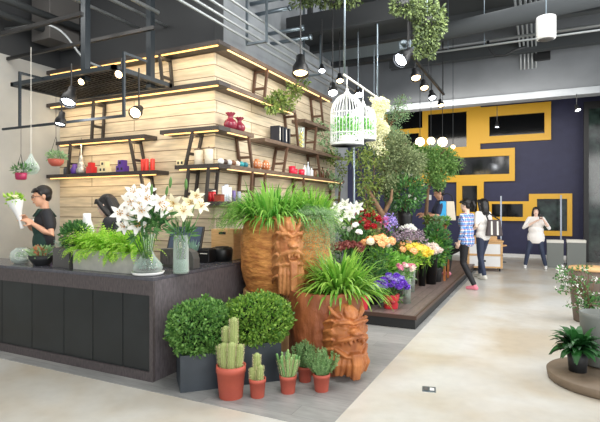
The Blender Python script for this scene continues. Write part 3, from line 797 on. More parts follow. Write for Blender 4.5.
for P,s in fl:
    stems(b,[((0,0,.06),P-Vector((0,0,.02)))])
    cdir=Vector((rnd(-.4,.4)+P.x*1.6,-.8,rnd(-.2,.5)))
    cdir=Vector((.45,-.85,0))*.8+Vector((P.x*2,0,rnd(-.3,.5)))+sph()*.25
    lily('p_white','sta',t,P,cdir,s*.9,rnd(.7,1.05))
bud(b,at(151,196,4.1)-VL,(.1,0,1),.1); bud(b,at(166,196,4.2)-VL,(.2,0,1),.09); bud(b,at(170,188,4.2)-VL,(.1,0,1),.1)
b.build('stems','stem',t,True)
for (px,py) in [(142,221),(155,218),(150,226),(158,224),(148,213),(162,216),(140,234)]:
    leafball(bb,at(px,py,4.15)-VL,(.05,.05,.05),26,.11,.028,.1,.2)
bb.build('leaves','darkleaf',t)
# second tall glass vase
VY=Vector((on_y(181,3.62),3.62,CT)); VY.x=on_y(181,3.62)
t=thing('cylinder_vase','tall clear cylinder vase half filled with water on the counter','vase',VY)
MB().lathe([(.001,.004),(.072,.004),(.074,0),(.076,.02),(.072,.2),(.066,.36)],32,closed=False).build('glass','glass',t,True)
MB().lathe([(.066,.012),(.068,.13),(.001,.13)],28,closed=False).build('water','water',t,True)
t=thing('yellow_lily_bouquet','bouquet of cream-yellow lilies in the tall cylinder vase','bouquet',VY)
b=MB(); tt=VY.x*FW.x+VY.y*FW.y
for (px,py,s) in [(174,203,.12),(191,203,.12),(184,212,.13),(196,196,.1),(201,207,.11),(178,213,.09),(170,206,.09)]:
    P=at(px,py,tt+rnd(-.1,.06))-VY; stems(b,[((rnd(-.04,.04),rnd(-.04,.04),.02),P-Vector((0,0,.02)))])
    lily('p_cream','sta',t,P,Vector((.4,-.8,0))+Vector((P.x*2,0,rnd(-.2,.6)))+sph()*.2,s*.92,rnd(.7,1.0))
bud(b,at(186,190,tt)-VY,(0,0,1),.11)
b.build('stems','stem',t,True)
bb=MB(); leafball(bb,(0,0,.38),(.1,.1,.06),60,.12,.022,.1,.5); bb.build('leaves','darkleaf',t)
# screen, aloe, printer, till
def onside(px,x): return Vector((x,on_x(px,x),CT))
pA=onside(170,-3.32); 
t=thing('document_holder','low dark grey curved holder on the counter behind the vases','holder',(on_y(178,3.9),3.9,CT))
b=MB(); vs=[]; prof=[(-.24,0),(-.24,.19),(.10,.2),(.17,.17),(.2,.1),(.2,0)]
for y in (0,.1): vs+=[(x,y,z) for x,z in prof]
n_=len(prof); b.add(vs,[tuple(range(n_)),tuple(range(2*n_-1,n_-1,-1))]+[(i,i+n_,(i+1)%n_+n_,(i+1)%n_) for i in range(n_)])
b.build('body','greybox',t,bevel=.006); MB().bx(-.2,.1,-.004,0,.03,.15).build('front_sheet','counterside',t)
t=thing('potted_aloe','small blue-green spiky aloe behind the cylinder vase','potted plant',(on_y(193,4.12),4.12,CT))
pot_round(t,.055,.12,'dark',.8,False)
b=MB(); straps(b,(0,0,.11),26,.2,.03,.15,.01,(25,85),5,None,.06); b.build('foliage','blueg',t)
t=thing('till_monitor','black angled till screen on a stand behind the lilies','till',(on_y(183,4.35),4.35,CT),math.radians(20))
b=MB(); 
vs=[(-.2,0,.12),(.2,0,.12),(.2,.16,.40),(-.2,.16,.40),(-.2,.03,.10),(.2,.03,.10),(.2,.19,.385),(-.2,.19,.385)]
b.add(vs,[(0,1,2,3),(7,6,5,4),(0,4,5,1),(1,5,6,2),(2,6,7,3),(3,7,4,0)]); b.build('screen_case','black',t,bevel=.004)
b=MB(); b.add([(-.18,-.003,.132),(.18,-.003,.132),(.18,.152,.392),(-.18,.152,.392)],[(0,1,2,3)]); b.build('screen',mat('scr',(70,80,96),.1),t)
MB().lathe([(.12,0),(.12,.012),(.03,.025),(.025,.13)],24,(0,.09,0)).build('stand','black',t,True)
t=thing('receipt_printer','black box-shaped receipt printer on the side counter','printer',(-3.36,on_x(208,-3.36),CT),math.radians(8))
MB().bx(-.07,.07,-.1,.1,0,.15).build('body','black',t,bevel=.012); MB().bx(-.06,.06,-.09,.02,.15,.16).build('lid','dark',t,bevel=.004); MB().bx(-.045,.045,-.104,-.1,.10,.108).build('paper_slot','offwhite',t)
t=thing('till_drum','black rounded device beside the receipt printer','device',(-3.3,on_x(222,-3.3),CT))
MB().lathe([(.1,0),(.115,.01),(.125,.13),(.11,.155),(.001,.16)],30).build('body','black',t,True); MB().lathe([(.08,.158),(.08,.164),(.001,.166)],24).build('lid','dark',t,True)
t=thing('wooden_crate','plain tan wooden box behind the till devices','crate',(-3.36,4.88,CT))
b=MB(); b.bx(-.16,.16,-.12,-.1,0,.36).bx(-.16,.16,.1,.12,0,.36).bx(-.16,-.14,-.1,.1,0,.36).bx(.14,.16,-.1,.1,0,.36).bx(-.14,.14,-.1,.1,0,.02)
b.build('panels','pine',t,bevel=.003); MB().bx(-.05,.05,-.122,-.12,.30,.33).build('handle_slot','dark',t)
for i,(px,yy) in enumerate([(163,3.95),(168,3.97)]):
    t=thing('wine_bottle','%s bottle standing behind the lily vases'%('brownish' if i==0 else 'pale wooden-toned'),'bottle',(on_y(px,yy),yy+.2,CT))
    MB().lathe([(.033,0),(.036,.01),(.036,.16),(.013,.21),(.013,.27),(.001,.27)],20).build('body',[mat('btb',(120,80,62),.3),mat('btp',(214,186,160),.4)][i],t,True)
    MB().lathe([(.015,.245),(.015,.275),(.001,.276)],14).build('cap','dark',t,True)
# ------------------------------------------------------------------ shelf objects
def put(name,label,cat,loc,parts,group=None,rz=0):
    t=thing(name,label,cat,loc,rz,group)
    for (pn,b,m,sm) in parts: b.build(pn,m,t,sm)
    return t
LY=OY+.11; RX=OX-.10
def lx(px): return on_y(px,LY)
def ry(px): return on_x(px,RX)
mp=mat('jar_purple',(92,58,150),.3); mr=mat('jar_red',(206,46,52),.3); mc=mat('jar_cream',(236,222,176),.4); mg=mat('jar_grey',(70,72,78),.4)
mcand=mat('candle_red',(226,62,50),.4); msil=mat('silverish',(210,208,200),.25,.5,col2=(150,146,136),nscale=30,bump=.5); mplum=mat('plum',(150,52,70),.12,col2=(112,34,54),nscale=3)
mcyl=mat('creamcyl',(222,212,192),.5,col2=(204,192,168),nscale=20)
put('jar','small dark grey jar at the left end of the left shelf','jar',(lx(67),LY,2.04),[('body',MB().lathe([(.04,0),(.05,.01),(.05,.09),(.035,.1)],20),mg,True),('lid',MB().lathe([(.038,.1),(.038,.115),(.001,.118)],20),'dark',True)])
put('lobed_jar','purple rounded jar partly behind the silver tree ornament','jar',(lx(75),LY,2.04),[('body',MB().lathe([(.045,0),(.06,.02),(.062,.08),(.04,.11),(.035,.15),(.001,.155)],20),mp,True)])
t=put('tree_ornament','silver tree-shaped ornament with long thin neck on the left shelf','ornament',(lx(82.5),LY-.02,2.04),[('body',MB().lathe([(.055,0),(.075,.02),(.07,.07),(.05,.1),(.06,.12),(.045,.17),(.035,.18),(.042,.21),(.025,.26),(.014,.28),(.01,.45),(.004,.53)],18),msil,True)])
put('square_jar','red square-shouldered jar beside the silver ornament','jar',(lx(91.5),LY,2.04),[('body',MB().bx(-.055,.055,-.05,.05,0,.10).bx(-.035,.035,-.035,.035,.10,.16),mr,False),('mouth',MB().bx(-.02,.02,-.02,.02,.16,.163),'dark',False)])
def house(name,label,x,m,cross=False):
    b=MB().bx(-.075,.075,-.05,.05,0,.09).bx(-.045,.045,-.045,.045,.09,.17)
    t=put(name,label,'candle holder',(x,LY,2.04),[('body',b,m,False)])
    for (hx,hz) in [(-.035,.045),(.035,.045),(0,.13)]:
        MB().bx(hx-.016,hx+.016,-.053,-.049,hz-.018,hz+.018).build('opening','dark',t)
house('candle_holder','cream stepped candle holder with dark openings on left shelf',lx(105),mc)
house('candle_holder','dark purple stepped candle holder on the left shelf',lx(122.5),mp)
for i,px in enumerate((141.5,146.5,151)):
    put('pillar_candle',['leftmost red pillar candle at the right end of the left shelf','middle red pillar candle at the right end of the left shelf','rightmost red pillar candle at the right end of the left shelf'][i],'candle',(lx(px),LY+(.0 if i%2 else .03),2.04),
     [('body',MB().lathe([(.03,0),(.031,.002),(.031,.165),(.028,.17),(.001,.165)],20),mcand,True),('wick',MB().tube([(0,0,.165),(.002,0,.18)],.002,5),'dark',False)],'red candles on the left shelf')
# plum vases
for i,(px,s) in enumerate([(230.5,1.08),(239.5,.95)]):
    prof=[(.04,0),(.075,.03),(.085,.07),(.07,.11),(.035,.14),(.03,.165),(.05,.19),(.055,.21),(.045,.2),(.025,.165)]
    t=put('plum_vase',['larger plum glass vase at the shelf corner','smaller plum glass vase, right of the two on the corner shelf'][i],'vase',(RX,ry(px),2.56),[('body',MB().lathe([(a*s,b*s) for a,b in prof],28),mplum,True)])
    b=MB()
    for k in range(8): a=k*PI/4; b.ell((.05*s*math.cos(a),.05*s*math.sin(a),.205*s),(.014,.014,.012),8,6)
    b.build('ruffled_rim',mplum,t,True)
# corner shelf S4
t=put('tealight_block','cream block candle holder with two dark holes on long shelf','candle holder',(lx(182),LY,2.09),[('body',MB().bx(-.06,.06,-.04,.04,0,.075),mc,False)])
for x in (-.03,.03): MB().lathe([(.001,0),(.018,0)],14).v; 
for x in (-.03,.03): MB().bx(x-.014,x+.014,-.043,-.039,.02,.055).build('hole','dark',t)
for i,(px,h) in enumerate([(198.5,.19),(209,.20)]):
    put('lidded_canister',['left cream lidded canister beside the corner bracket','right cream lidded canister near the wall corner'][i],'canister',(lx(px),LY,2.09),
     [('body',MB().lathe([(.05,0),(.055,.004),(.055,h),(.05,h+.003)],24),mcyl,True),('lid',MB().lathe([(.057,h),(.057,h+.012),(.012,h+.016),(.012,h+.03),(.001,h+.032)],24),'shelfside',True)])
cols=[('white',(236,236,230)),('dark brown',(70,52,44)),('white and grey',(200,204,206)),('brown',(120,80,56)),('pale',(226,220,208)),('teal',(52,150,158)),('deep teal',(36,112,124))]
for i,(cn,c) in enumerate(cols):
    px=219.5+i*4.1
    put('small_bowl','%s little trinket bowl in the row under the plum vases'%cn,'bowl',(RX+.02,ry(px)+.0,2.09),
     [('body',MB().lathe([(.02,0),(.038,.02),(.042,.045),(.036,.06),(.015,.075),(.001,.078)],18),mat('tb%d'%i,c,.3),True)],'trinket bowls under the plum vases')
mor=mat('amberg',(206,132,84),.15,col2=(170,96,60),nscale=6)
for i,px in enumerate((257,265.5)):
    t=put('amber_globe',['left amber globe vase on the long shelf','right amber globe vase on the long shelf'][i],'vase',(RX,ry(px),2.09),[('body',MB().lathe([(.03,0),(.065,.03),(.075,.07),(.06,.11),(.03,.135),(.034,.15)],24),mor,True)])
    b=MB()
    for k in range(10): a=k*PI/5; b.tube([(.032*math.cos(a),.032*math.sin(a),.005),(.072*math.cos(a),.072*math.sin(a),.05),(.064*math.cos(a),.064*math.sin(a),.105)],.004,5)
    b.build('ribs','offwhite',t,True)
mcu=mat('redcup',(222,44,70),.25)
for i,(px,dx,h,z0) in enumerate([(292,.02,.13,0),(297,-.03,.10,0),(301,.03,.10,0)]):
    put('red_cup',['tall red cup, leftmost of the red cups on the side shelf','low red cup at the back of the side shelf group','low red cup, rightmost of the red cups on the side shelf'][i],'cup',(RX+dx-.02,ry(px),2.09),[('body',MB().lathe([(.045,0),(.05,.005),(.058,h),(.052,h),(.045,.02),(.001,.015)],20),mcu,True)],'red cups on the side shelf')
bc=[(230,230,226),(196,206,214),(238,238,236),(120,84,54),(96,62,40),(84,60,36)]
for i,(c,px,h) in enumerate(zip(bc,(304.5,308,311.5,315,322.5,327),(.2,.24,.17,.15,.2,.16))):
    nm=['white short-necked','pale blue slim','short white','stubby brown','dark brown slim','low olive-brown'][i]
    put('bottle','%s bottle in the row at the far end of the long shelf'%nm,'bottle',(RX,ry(px),2.09),[('body',MB().lathe([(.03,0),(.035,.006),(.035,h*.65),(.012,h*.8),(.012,h)],16),mat('bt%d'%i,c,.25),True),('cap',MB().lathe([(.015,h*.96),(.015,h*1.05),(.001,h*1.06)],12),'dark' if i!=1 else 'white',True)],'bottles on the long side shelf')
# S5 row
for i,px in enumerate((207,210.5,214)):
    put('red_tin',['red tin farthest left on the lowest corner shelf','second red tin on the lowest corner shelf','third red tin, nearest the wall corner'][i],'tin',(lx(px),LY,1.62),[('body',MB().lathe([(.022,0),(.022,.13),(.001,.13)],18),mr,True),('lid',MB().lathe([(.024,.125),(.024,.14),(.001,.142)],18),'offwhite',True)],'red tins on the lowest corner shelf')
put('brown_box','small reddish-brown box on the lowest corner shelf','box',(OX-.09,OY+.13,1.62),[('body',MB().bx(-.05,.05,-.04,.04,0,.075),mat('rbx',(150,62,44),.5),False),('lid',MB().bx(-.053,.053,-.043,.043,.075,.09),mat('rbx2',(120,46,34),.5),False)])
for i,px in enumerate((222.5,226,229.5,234,239)):
    c=[(232,234,240),(214,222,236),(238,238,240),(120,104,160),(168,170,196)][i]; h=[.2,.22,.19,.15,.14][i]
    put('candle',['tall white','tall pale blue','shorter white','short purple','short grey-lilac'][i]+' candle on the lowest corner shelf','candle',(RX,max(ry(px),OY+.24+i*.06),1.62),[('body',MB().lathe([(.026,0),(.026,h),(.001,h-.004)],18),mat('cd%d'%i,c,.35),True),('wick',MB().tube([(0,0,h-.01),(.002,0,h+.012)],.002,5),'dark',False)],'pale candles on the lowest corner shelf')
# SD: black boxes
for i,px in enumerate((275.5,278.5,282,285.5)):
    put('box_file','black box file with pale edge, %s in the row on the side shelf'%['first','second','third','fourth'][i],'box file',(RX,ry(px),2.55),[('body',MB().bx(-.08,.08,-.022,.022,0,.25),mat('bf%d'%i,[(40,44,56),(28,30,38),(52,60,74),(34,36,44)][i],.4),False),('label_edge',MB().bx(.08,.082,-.012,.012,.03,.22),['offwhite','greybox'][i%2],False)],'black box files on the side shelf')
t=put('lemon_jar','tall clear jar filled with yellow lemons on the side shelf','jar',(RX,ry(301),2.55),[('glass',MB().lathe([(.06,0),(.062,.3),(.055,.36)],22,closed=False),'glass',True)])
for k in range(7): MB().ell(((-1)**k*.02,.01*(k%3-1),.03+k*.038),(.034,.03,.026),12,8).build('lemon',mat('lemon%d'%k,(244,214,40),.4),t,True)
# trailing plants on SX and top shelf
def trail(label, loc, pieces, m='vine', name='trailing_vine', L=.05, W=.026, pot=None):
    t=thing(name,label,'vine',loc); b=MB(); st=MB()
    for (dx,dy,dz,rr,n) in pieces:
        leafball(b,(dx,dy,dz),(rr[0],rr[1],rr[2]),n,L,W,.1,-.3)
    last=(0,0,0)
    st.tube([(0,0,0)]+[(p[0],p[1],p[2]) for p in pieces],.006,6)
    b.build('foliage',m,t); st.build('stem','bark',t,True); return t
P=Vector((OX-.05,on_x(280,OX),3.15)); 
trail('leafy vine hanging over the top two shelves, left of the birdcages',P,[(.0,.2,.02,(.14,.3,.12),260),(.08,-.1,.0,(.1,.25,.14),240),(.1,-.35,-.12,(.08,.16,.12),160),(.02,.55,.3,(.08,.25,.16),170),(.02,.85,.52,(.07,.2,.12),110)],L=.065,W=.034)
P=Vector((OX-.1,on_x(324,OX),3.06))
trail('pale leafy vine drooping from the small high shelf',P,[(0,0,.03,(.1,.3,.06),90),(.05,.1,-.2,(.08,.3,.16),110),(.05,.5,-.32,(.1,.3,.15),110)],'grgreen',L=.07,W=.03)
P=Vector((OX-.1,on_x(338,OX),2.58))
trail('soft green creeper spilling from the end of the side shelf','' or P,[(0,0,.03,(.1,.4,.06),120),(.06,-.2,-.12,(.08,.4,.12),140),(.06,.3,-.3,(.09,.2,.16),90)],'vine',L=.06,W=.03)
P=Vector((OX-.1,on_x(333,OX),2.12))
trail('broad-leaved creeper on the far end of the long shelf',P,[(0,0,.05,(.1,.4,.07),80),(.05,.2,-.1,(.08,.5,.1),90)],'grgreen',L=.09,W=.04)
# ------------------------------------------------------------------ hanging things at left
t=thing('hanging_pot','terracotta hanging pot of green succulents in front of the left shelf','hanging pot',at(56,160,5.75))
MB().lathe([(.06,-.09),(.1,-.05),(.115,.01),(.105,.01),(.001,-.01)],24).build('pot','terra',t,True)
t.scale=(.8,)*3; b=MB(); leafball(b,(0,0,.05),(.14,.13,.07),240,.06,.022,.2,.5); b.build('foliage','grgreen',t)
b=MB()
for k in range(3): a=k*2.1; b.tube([(.1*math.cos(a),.1*math.sin(a),0),(0,0,.35)],.003,5)
b.tube([(0,0,.35),(0,0,3.1-t.location.z)],.003,5); b.build('cord','dark',t)
t=thing('glass_drop','clear teardrop glass holder with a plant hanging at far left','hanging pot',at(31,166,5.3))
MB().lathe([(.001,-.1),(.06,-.085),(.09,-.03),(.07,.03),(.03,.08),(.012,.13),(.001,.14)],24,closed=False).build('glass','glass',t,True)
b=MB(); leafball(b,(0,0,-.03),(.05,.05,.05),50,.06,.02,.1,.5); b.build('plant','grgreen',t)
MB().tube([(0,0,.14),(0,0,1.3)],.003,5).build('cord','offwhite',t)
t=thing('hanging_pot','small crimson hanging pot at the far left edge','hanging pot',at(21,175,5.2))
MB().lathe([(.05,-.07),(.07,-.06),(.08,.03),(.07,.03),(.001,.01)],22).build('pot',mat('crim',(168,40,84),.4),t,True)
t.scale=(.75,)*3; b=MB(); leafball(b,(0,0,.08),(.1,.1,.07),90,.08,.02,.1,.6); b.build('foliage','darkleaf',t)
b=MB()
for k in range(3): a=k*2.1; b.tube([(.07*math.cos(a),.07*math.sin(a),.03),(0,0,.3)],.003,5)
b.tube([(0,0,.3),(0,0,1.2)],.003,5); b.build('cord','dark',t)
# ------------------------------------------------------------------ birdcages
t=thing('cage_rail','white hanging rail holding the birdcages and pearl vine','rail',(-2.15,5.63,3.19))
MB().tube([(0,0,0),(0,1.45,0)],.014,10).build('bar','offwhite',t,True)
for y in (.02,1.4): MB().tube([(0,y,0),(0,y,CE-3.19)],.013,10).build('hanger','steel',t,True)
def cage(label, loc, r, h, n, top):
    t=thing('birdcage',label,'birdcage',loc)
    dome=h*.4
    b=MB()
    for k in range(n):
        a=2*PI*k/n; c,s=math.cos(a),math.sin(a)
        pts=[(r*c,r*s,0),(r*c,r*s,h-dome)]
        for i in range(1,7):
            q=i/6*PI/2; pts.append((r*math.cos(q)*c*.98+.001*c,r*math.cos(q)*s*.98,h-dome+dome*math.sin(q)))
        b.tube(pts,.0045,5)
    b.build('bars','cage',t,True)
    b=MB()
    for z in (0,h*.2,h-dome):
        b.tube([(r*math.cos(2*PI*k/32),r*math.sin(2*PI*k/32),z) for k in range(33)],.008,6)
    b.build('hoops','cage',t,True)
    b=MB(); b.lathe([(r*1.02,-.02),(r*1.03,0),(r*.9,.012),(.001,.012)],32).lathe([(.001,-.02),(r*1.02,-.02)],32,closed=False); b.build('tray','cage',t,True)
    b=MB()
    for k in range(16):   # scroll band
        a=2*PI*k/16; pts=[]
        for i in range(9):
            q=i/8*2*PI; rr=r*1.01; aa=a+.09*math.cos(q)*1.4; pts.append((rr*math.cos(aa),rr*math.sin(aa),h*.1+h*.075*math.sin(q)))
        b.tube(pts,.0045,5)
    b.build('scrollwork','cage',t,True)
    b=MB(); b.lathe([(.03,h-.01),(.035,h+.02),(.015,h+.04),(.02,h+.06),(.001,h+.08)],14); b.tube([(0,0,h+.07),(0,0,top)],.006,6)
    b.build('finial','cage',t,True)
    b=MB(); leafball(b,(0,0,h*.33),(r*.9,r*.9,h*.22),260,.06,.03,.1,.2); b.build('plant','cagegreen',t)
    MB().lathe([(r*.4,.012),(r*.5,.1),(r*.45,.1),(.001,.09)],20).build('inner_pot','white',t,True)
    return t
M['cagegreen']=leafmat('cagegreen',(70,160,70),(160,220,120),.4,.4)
p=Vector((-2.15,on_x(347,-2.15),0)); tt=p.x*FW.x+p.y*FW.y
zb=EYE+(207-144)*tt/FOC; zt=EYE+(207-94)*tt/FOC
cage('nearer white domed birdcage with a green plant inside',(p.x,p.y,zb),.205,zt-zb,30,3.18-zb)
p=Vector((-2.15,on_x(363,-2.15),0)); tt=p.x*FW.x+p.y*FW.y
zb=EYE+(207-139)*tt/FOC; zt=EYE+(207-106)*tt/FOC
cage('farther white birdcage partly behind the nearer one',(p.x,p.y,zb),.175,zt-zb,26,3.18-zb)
t=thing('pearl_vine','pale yellow-green string vine hanging beside the birdcages','vine',(-2.15,7.02,3.17))
b=MB()
for _ in range(170):
    x,y=rnd(-.10,.12),rnd(-.12,.12); l=rnd(.4,.92)*(1-abs(x)*1.5)
    for i in range(int(l/.02)):
        b.leaf((x*1.1+.05*math.sin(i*.35)+rnd(-.02,.02),y+rnd(-.01,.01),-.02*i+rnd(-.01,.01)),sph(),.028,.018)
b.build('strands','pearl',t)
MB().lathe([(.06,-.05),(.09,.0),(.001,.01)],16).build('basket','white',t,True)
t=thing('thin_pole','thin grey pole rising from the stage below the birdcages','pole',(dr(354)*7.3).to_tuple()[:2]+(.168,))
MB().tube([(0,0,0),(0,0,EYE+(207-146)*7.3/FOC-.168)],.018,12).build('pole','steel',t,True); MB().lathe([(.12,0),(.12,.01),(.02,.02)],24).build('base','steel',t,True)
for (lab,px,py,tt,pc) in [('loose green vine hanging under the birdcages',358,150,7.6,[(0,0,-.1,(.25,.2,.16),190),(.05,.1,-.45,(.12,.12,.25),170),(.12,.1,-.9,(.1,.1,.3),150),(.2,.1,-1.2,(.1,.1,.25),90)]),
      ('second leafy vine hanging below the pearl vine',374,155,8.2,[(0,0,0,(.22,.2,.2),170),(.0,0,-.45,(.14,.14,.3),170),(-.05,0,-.95,(.12,.12,.3),150)])]:
    t=trail(lab,at(px,py,tt),pc,'vine',L=.075,W=.035)
    MB().tube([(0,0,0),(0,0,4.3-t.location.z)],.006,5).build('hanging_cord','steel',t)
# hanging greenery at the top
def clump(label, px, py, tt, pieces, m='vine', L=.06, W=.032):
    o=at(px,py,tt); t=thing('hanging_plant',label,'plant',o); b=MB()
    for (ax,ay,rx,ry_,n) in pieces:
        q=at(ax,ay,tt)-o; leafball(b,q,(rx*tt/FOC,rx*tt/FOC,ry_*tt/FOC),int(n*1.5),L,W,.15,-.4)
    b.build('foliage',m,t)
    MB().lathe([(.08,-.05),(.13,.03),(.12,.03),(.001,.0)],16).build('basket','dark',t,True)
    MB().tube([(0,0,0),(0,0,CE-o.z)],.008,6).build('rod','steel',t)
    return t
clump('big leafy hanging plant at top right of the dark canopy',427,22,6.6,[(424,12,14,14,420),(430,27,15,14,480),(426,42,12,10,300),(437,18,9,14,200),(420,52,5,6,50),(430,52,5,7,60)],'topvine')
clump('smaller hanging plant left of the big one, against the canopy',402,5,6.4,[(403,3,12,8,280),(398,9,7,6,110),(411,8,8,8,140)],'topvine')
clump('sparse dark vine along the canopy top edge',330,-2,6.6,[(320,-2,22,5,260),(345,0,18,4,180),(300,2,10,4,70)],'topvine')
# ------------------------------------------------------------------ spotlights
def spot(label, px, py, tt, r, colr, strength, zr=None, aim=(0,0,-1), group=None, energy=0, shade='black'):
    o=at(px,py,tt); t=thing('spotlight',label,'spotlight',o,0,group)
    aim=Vector(aim).normalized(); q=Vector((0,0,-1)).rotation_difference(aim)
    b=MB(); b.lathe([(r*1.05,-r*.25),(r*1.08,-r*.2),(r*1.0,r*.9),(r*.6,r*1.6),(r*.55,r*2.5),(.001,r*2.55)],20,closed=False)
    o1=b.build('housing',shade,t,True); o1.rotation_mode='QUATERNION'; o1.rotation_quaternion=q
    b=MB(); b.lathe([(.001,r*.12),(r*.9,.12*r)],20,closed=False); b.ell((0,0,r*.15),(r*.6,r*.6,r*.3),14,8)
    m=emit('em_'+label[:12],colr,strength); o2=b.build('bulb',m,t,True); o2.rotation_mode='QUATERNION'; o2.rotation_quaternion=q
    MB().tube([q@Vector((0,0,r*1.8)),(q@Vector((0,0,r*1.8))).to_tuple()[:2]+((zr or CE)-o.z,)],.009,6).build('rod',shade,t)
    if energy:
        l=bpy.data.lights.new('lamp','POINT'); l.energy=energy; l.color=[x/255 for x in colr]; l.shadow_soft_size=.08
        lo=bpy.data.objects.new('lamp_glow',l); C.objects.link(lo); lo.location=o+aim*(r+.1)
WHT=(240,246,255); WRM=(255,222,170)
cv_=Vector((.25,-.5,-.9))
spot('big white spotlight at left in front of the front wall',68,102,5.1,.075,WHT,14,3.08,(.2,-.5,-1),None,6)
spot('small black spotlight under the lamp rail at left',60,124,4.75,.05,WHT,5,2.6,(.1,-.3,-1))
spot('black-capped warm lamp under the lamp rail near its right end',135,113,5.3,.065,WRM,6,3.1,(.3,-.8,-.5),None,6)
spot('small warm spotlight at the corner of the hanging rack',118.5,74.5,5.3,.045,WRM,9,3.2,(.3,-.8,-.5))
spot('tiny warm spotlight on the left side of the hanging rack',81,82,5.7,.04,WRM,9,3.2,(.3,-.8,-.5))
spot('wide black bell-shaded lamp with warm bulb above the shelf vine',300.5,73,6.2,.10,WRM,4,None,(.15,-.3,-1),None,6)
spot('small white spotlight between the bell-shaded lamp and birdcages',322,71,7.3,.05,WHT,14,4.4,cv_)
spot('warm spotlight just left of the cage rail',340,81,7.8,.06,WRM,10,4.4,cv_)
spot('white spotlight just left of the nearer birdcage',333,93,7.2,.075,WHT,12,None,cv_,None,8)
spot('white spotlight behind the birdcage tops',359,95,7.6,.07,WHT,14,4.4,cv_,None,6)
spot('big bright floodlight hanging beside the canopy end',400.5,60,7.0,.105,WHT,14,None,(-.5,-.8,-.8),None,14)
spot('warm spotlight nearest the camera on the black track',416,78,7.63,.075,WRM,9,3.86,cv_,'spotlights on the black track')
spot('second spotlight along the black track',424.5,88,8.3,.07,WRM,9,3.86,cv_,'spotlights on the black track')
spot('white third spotlight along the black track',432.5,98,8.95,.07,WHT,10,3.86,cv_,'spotlights on the black track')
spot('farthest spotlight at the end of the black track',441,105.5,9.73,.06,WRM,9,3.86,cv_,'spotlights on the black track')
spot('bright spotlight at the far right on the long beam',578,110,11.3,.06,WHT,12,4.2,cv_)
spot('spotlight hanging in front of the top right yellow window',497,127,12.8,.06,WHT,6,4.4,(0,-.2,-1))  # lamp added in place of a ceiling reflection in the window glass
t=thing('light_track','black ceiling track carrying four spotlights','track',(-1.73,7.2,3.86))
MB().bx(-.02,.02,0,3.1,0,.04).build('rail','black',t)
for y in (.1,1.5,3.0): MB().tube([(0,y,.04),(0,y,CE-3.86)],.008,6).build('rod','black',t)
b=MB(); b.bx(-.12,.06,-.1,.25,.02,.16).bx(-.06,.02,-.25,-.1,.05,.12); b.build('control_gear','steel',t,bevel=.02)
# warm globe cluster
for i,(px,py,r) in enumerate([(420,142,.10),(431,141,.085),(442.5,142,.105),(453,147,.05)]):
    o=at(px,py,10.6); lab=['leftmost warm glowing globe lamp above the small tree','second warm glowing globe lamp above the small tree','third and largest warm glowing globe lamp','small dimmer globe lamp right of the glowing three'][i]
    t=thing('globe_lamp',lab,'lamp',o,0,'warm globe lamps'); MB().ell((0,0,0),(r,r,r),20,12).build('globe',emit('gl%d'%i,(255,232,184),5 if i<3 else 2.5),t,True)
    MB().lathe([(r*.4,r*.85),(r*.4,r*1.15),(.001,r*1.2)],14).build('cap','dark',t,True); MB().tube([(0,0,r),(0,0,CE-o.z)],.006,6).build('cord','dark',t)
# ------------------------------------------------------------------ stage plants and flowers
SZ=.168
def stage(px,tt): p=dr(px)*tt; return Vector((p.x,p.y,SZ))
def bench(label,name,x0,x1,y0,y1,z,m='shelf'):
    t=thing(name,label,'bench',((x0+x1)/2,(y0+y1)/2,SZ)); cx,cy=(x1-x0)/2,(y1-y0)/2
    MB().bx(-cx,cx,-cy,cy,z-SZ-.04,z-SZ).build('top',m,t,bevel=.004)
    for sx_ in (-1,1):
        for sy_ in (-1,1): MB().bx(sx_*(cx-.04)-.02,sx_*(cx-.04)+.02,sy_*(cy-.04)-.02,sy_*(cy-.04)+.02,0,z-SZ-.04).build('leg',m,t)
    return t
bench('low dark bench behind the first flower buckets on the stage','display_bench',-3.3,-2.22,6.5,8.2,.55)
bench('tall dark stand under the black potted ficus','plant_stand',-2.45,-1.92,8.3,8.8,1.0)
bench('dark plant table with orange-brown legs near the woman in navy','plant_table',-2.5,-1.52,9.3,9.8,1.08)
ch=[o for o in bpy.data.objects if o.name.startswith('leg')][-4:]
for o in ch: o.data.materials[0]=M['head2']
def blob(name, m, parent, loc, r, kind):
    b=MB()
    if kind=='rose':
        for ly,(n,e,k) in enumerate([(5,.15,1.0),(5,.6,.85),(4,1.0,.6),(3,1.3,.4)]):
            for i in range(n):
                a=2*PI*i/n+ly*.6; d=Vector((math.cos(a)*math.cos(e),math.sin(a)*math.cos(e),math.sin(e)))
                s=Vector((-math.sin(a),math.cos(a),0)); u=d.cross(s)*-1
                c=d*r*.62*k; w=r*.5*k+.25*r
                vs=[c-s*w*.6-u*w*.5, c+s*w*.6-u*w*.5, c+s*w*.7+u*w*.4+d*r*.12, c+u*w*.75+d*r*.2, c-s*w*.7+u*w*.4+d*r*.12]
                b.add(vs,[(0,1,2,3,4)])
        b.ell((0,0,0),(r*.6,r*.6,r*.6),10,7)
    elif kind=='puff':
        for _ in range(60):
            d=sph().normalized(); d.z=abs(d.z)*1.0-.2; b.leaf(d*r*.35,d+sph()*.25,r*.75,r*.4)
        b.ell((0,0,0),(r*.55,r*.55,r*.5),10,7)
    elif kind=='spray':
        for _ in range(70):
            d=sph()*r; b.leaf(d,sph(),r*.32,r*.28)
    o=b.build('flower',m,parent,kind!='spray'); o.location=loc; o.rotation_euler=(rnd(-.5,.5)+.5,rnd(-.5,.5),rnd(0,6)); return o
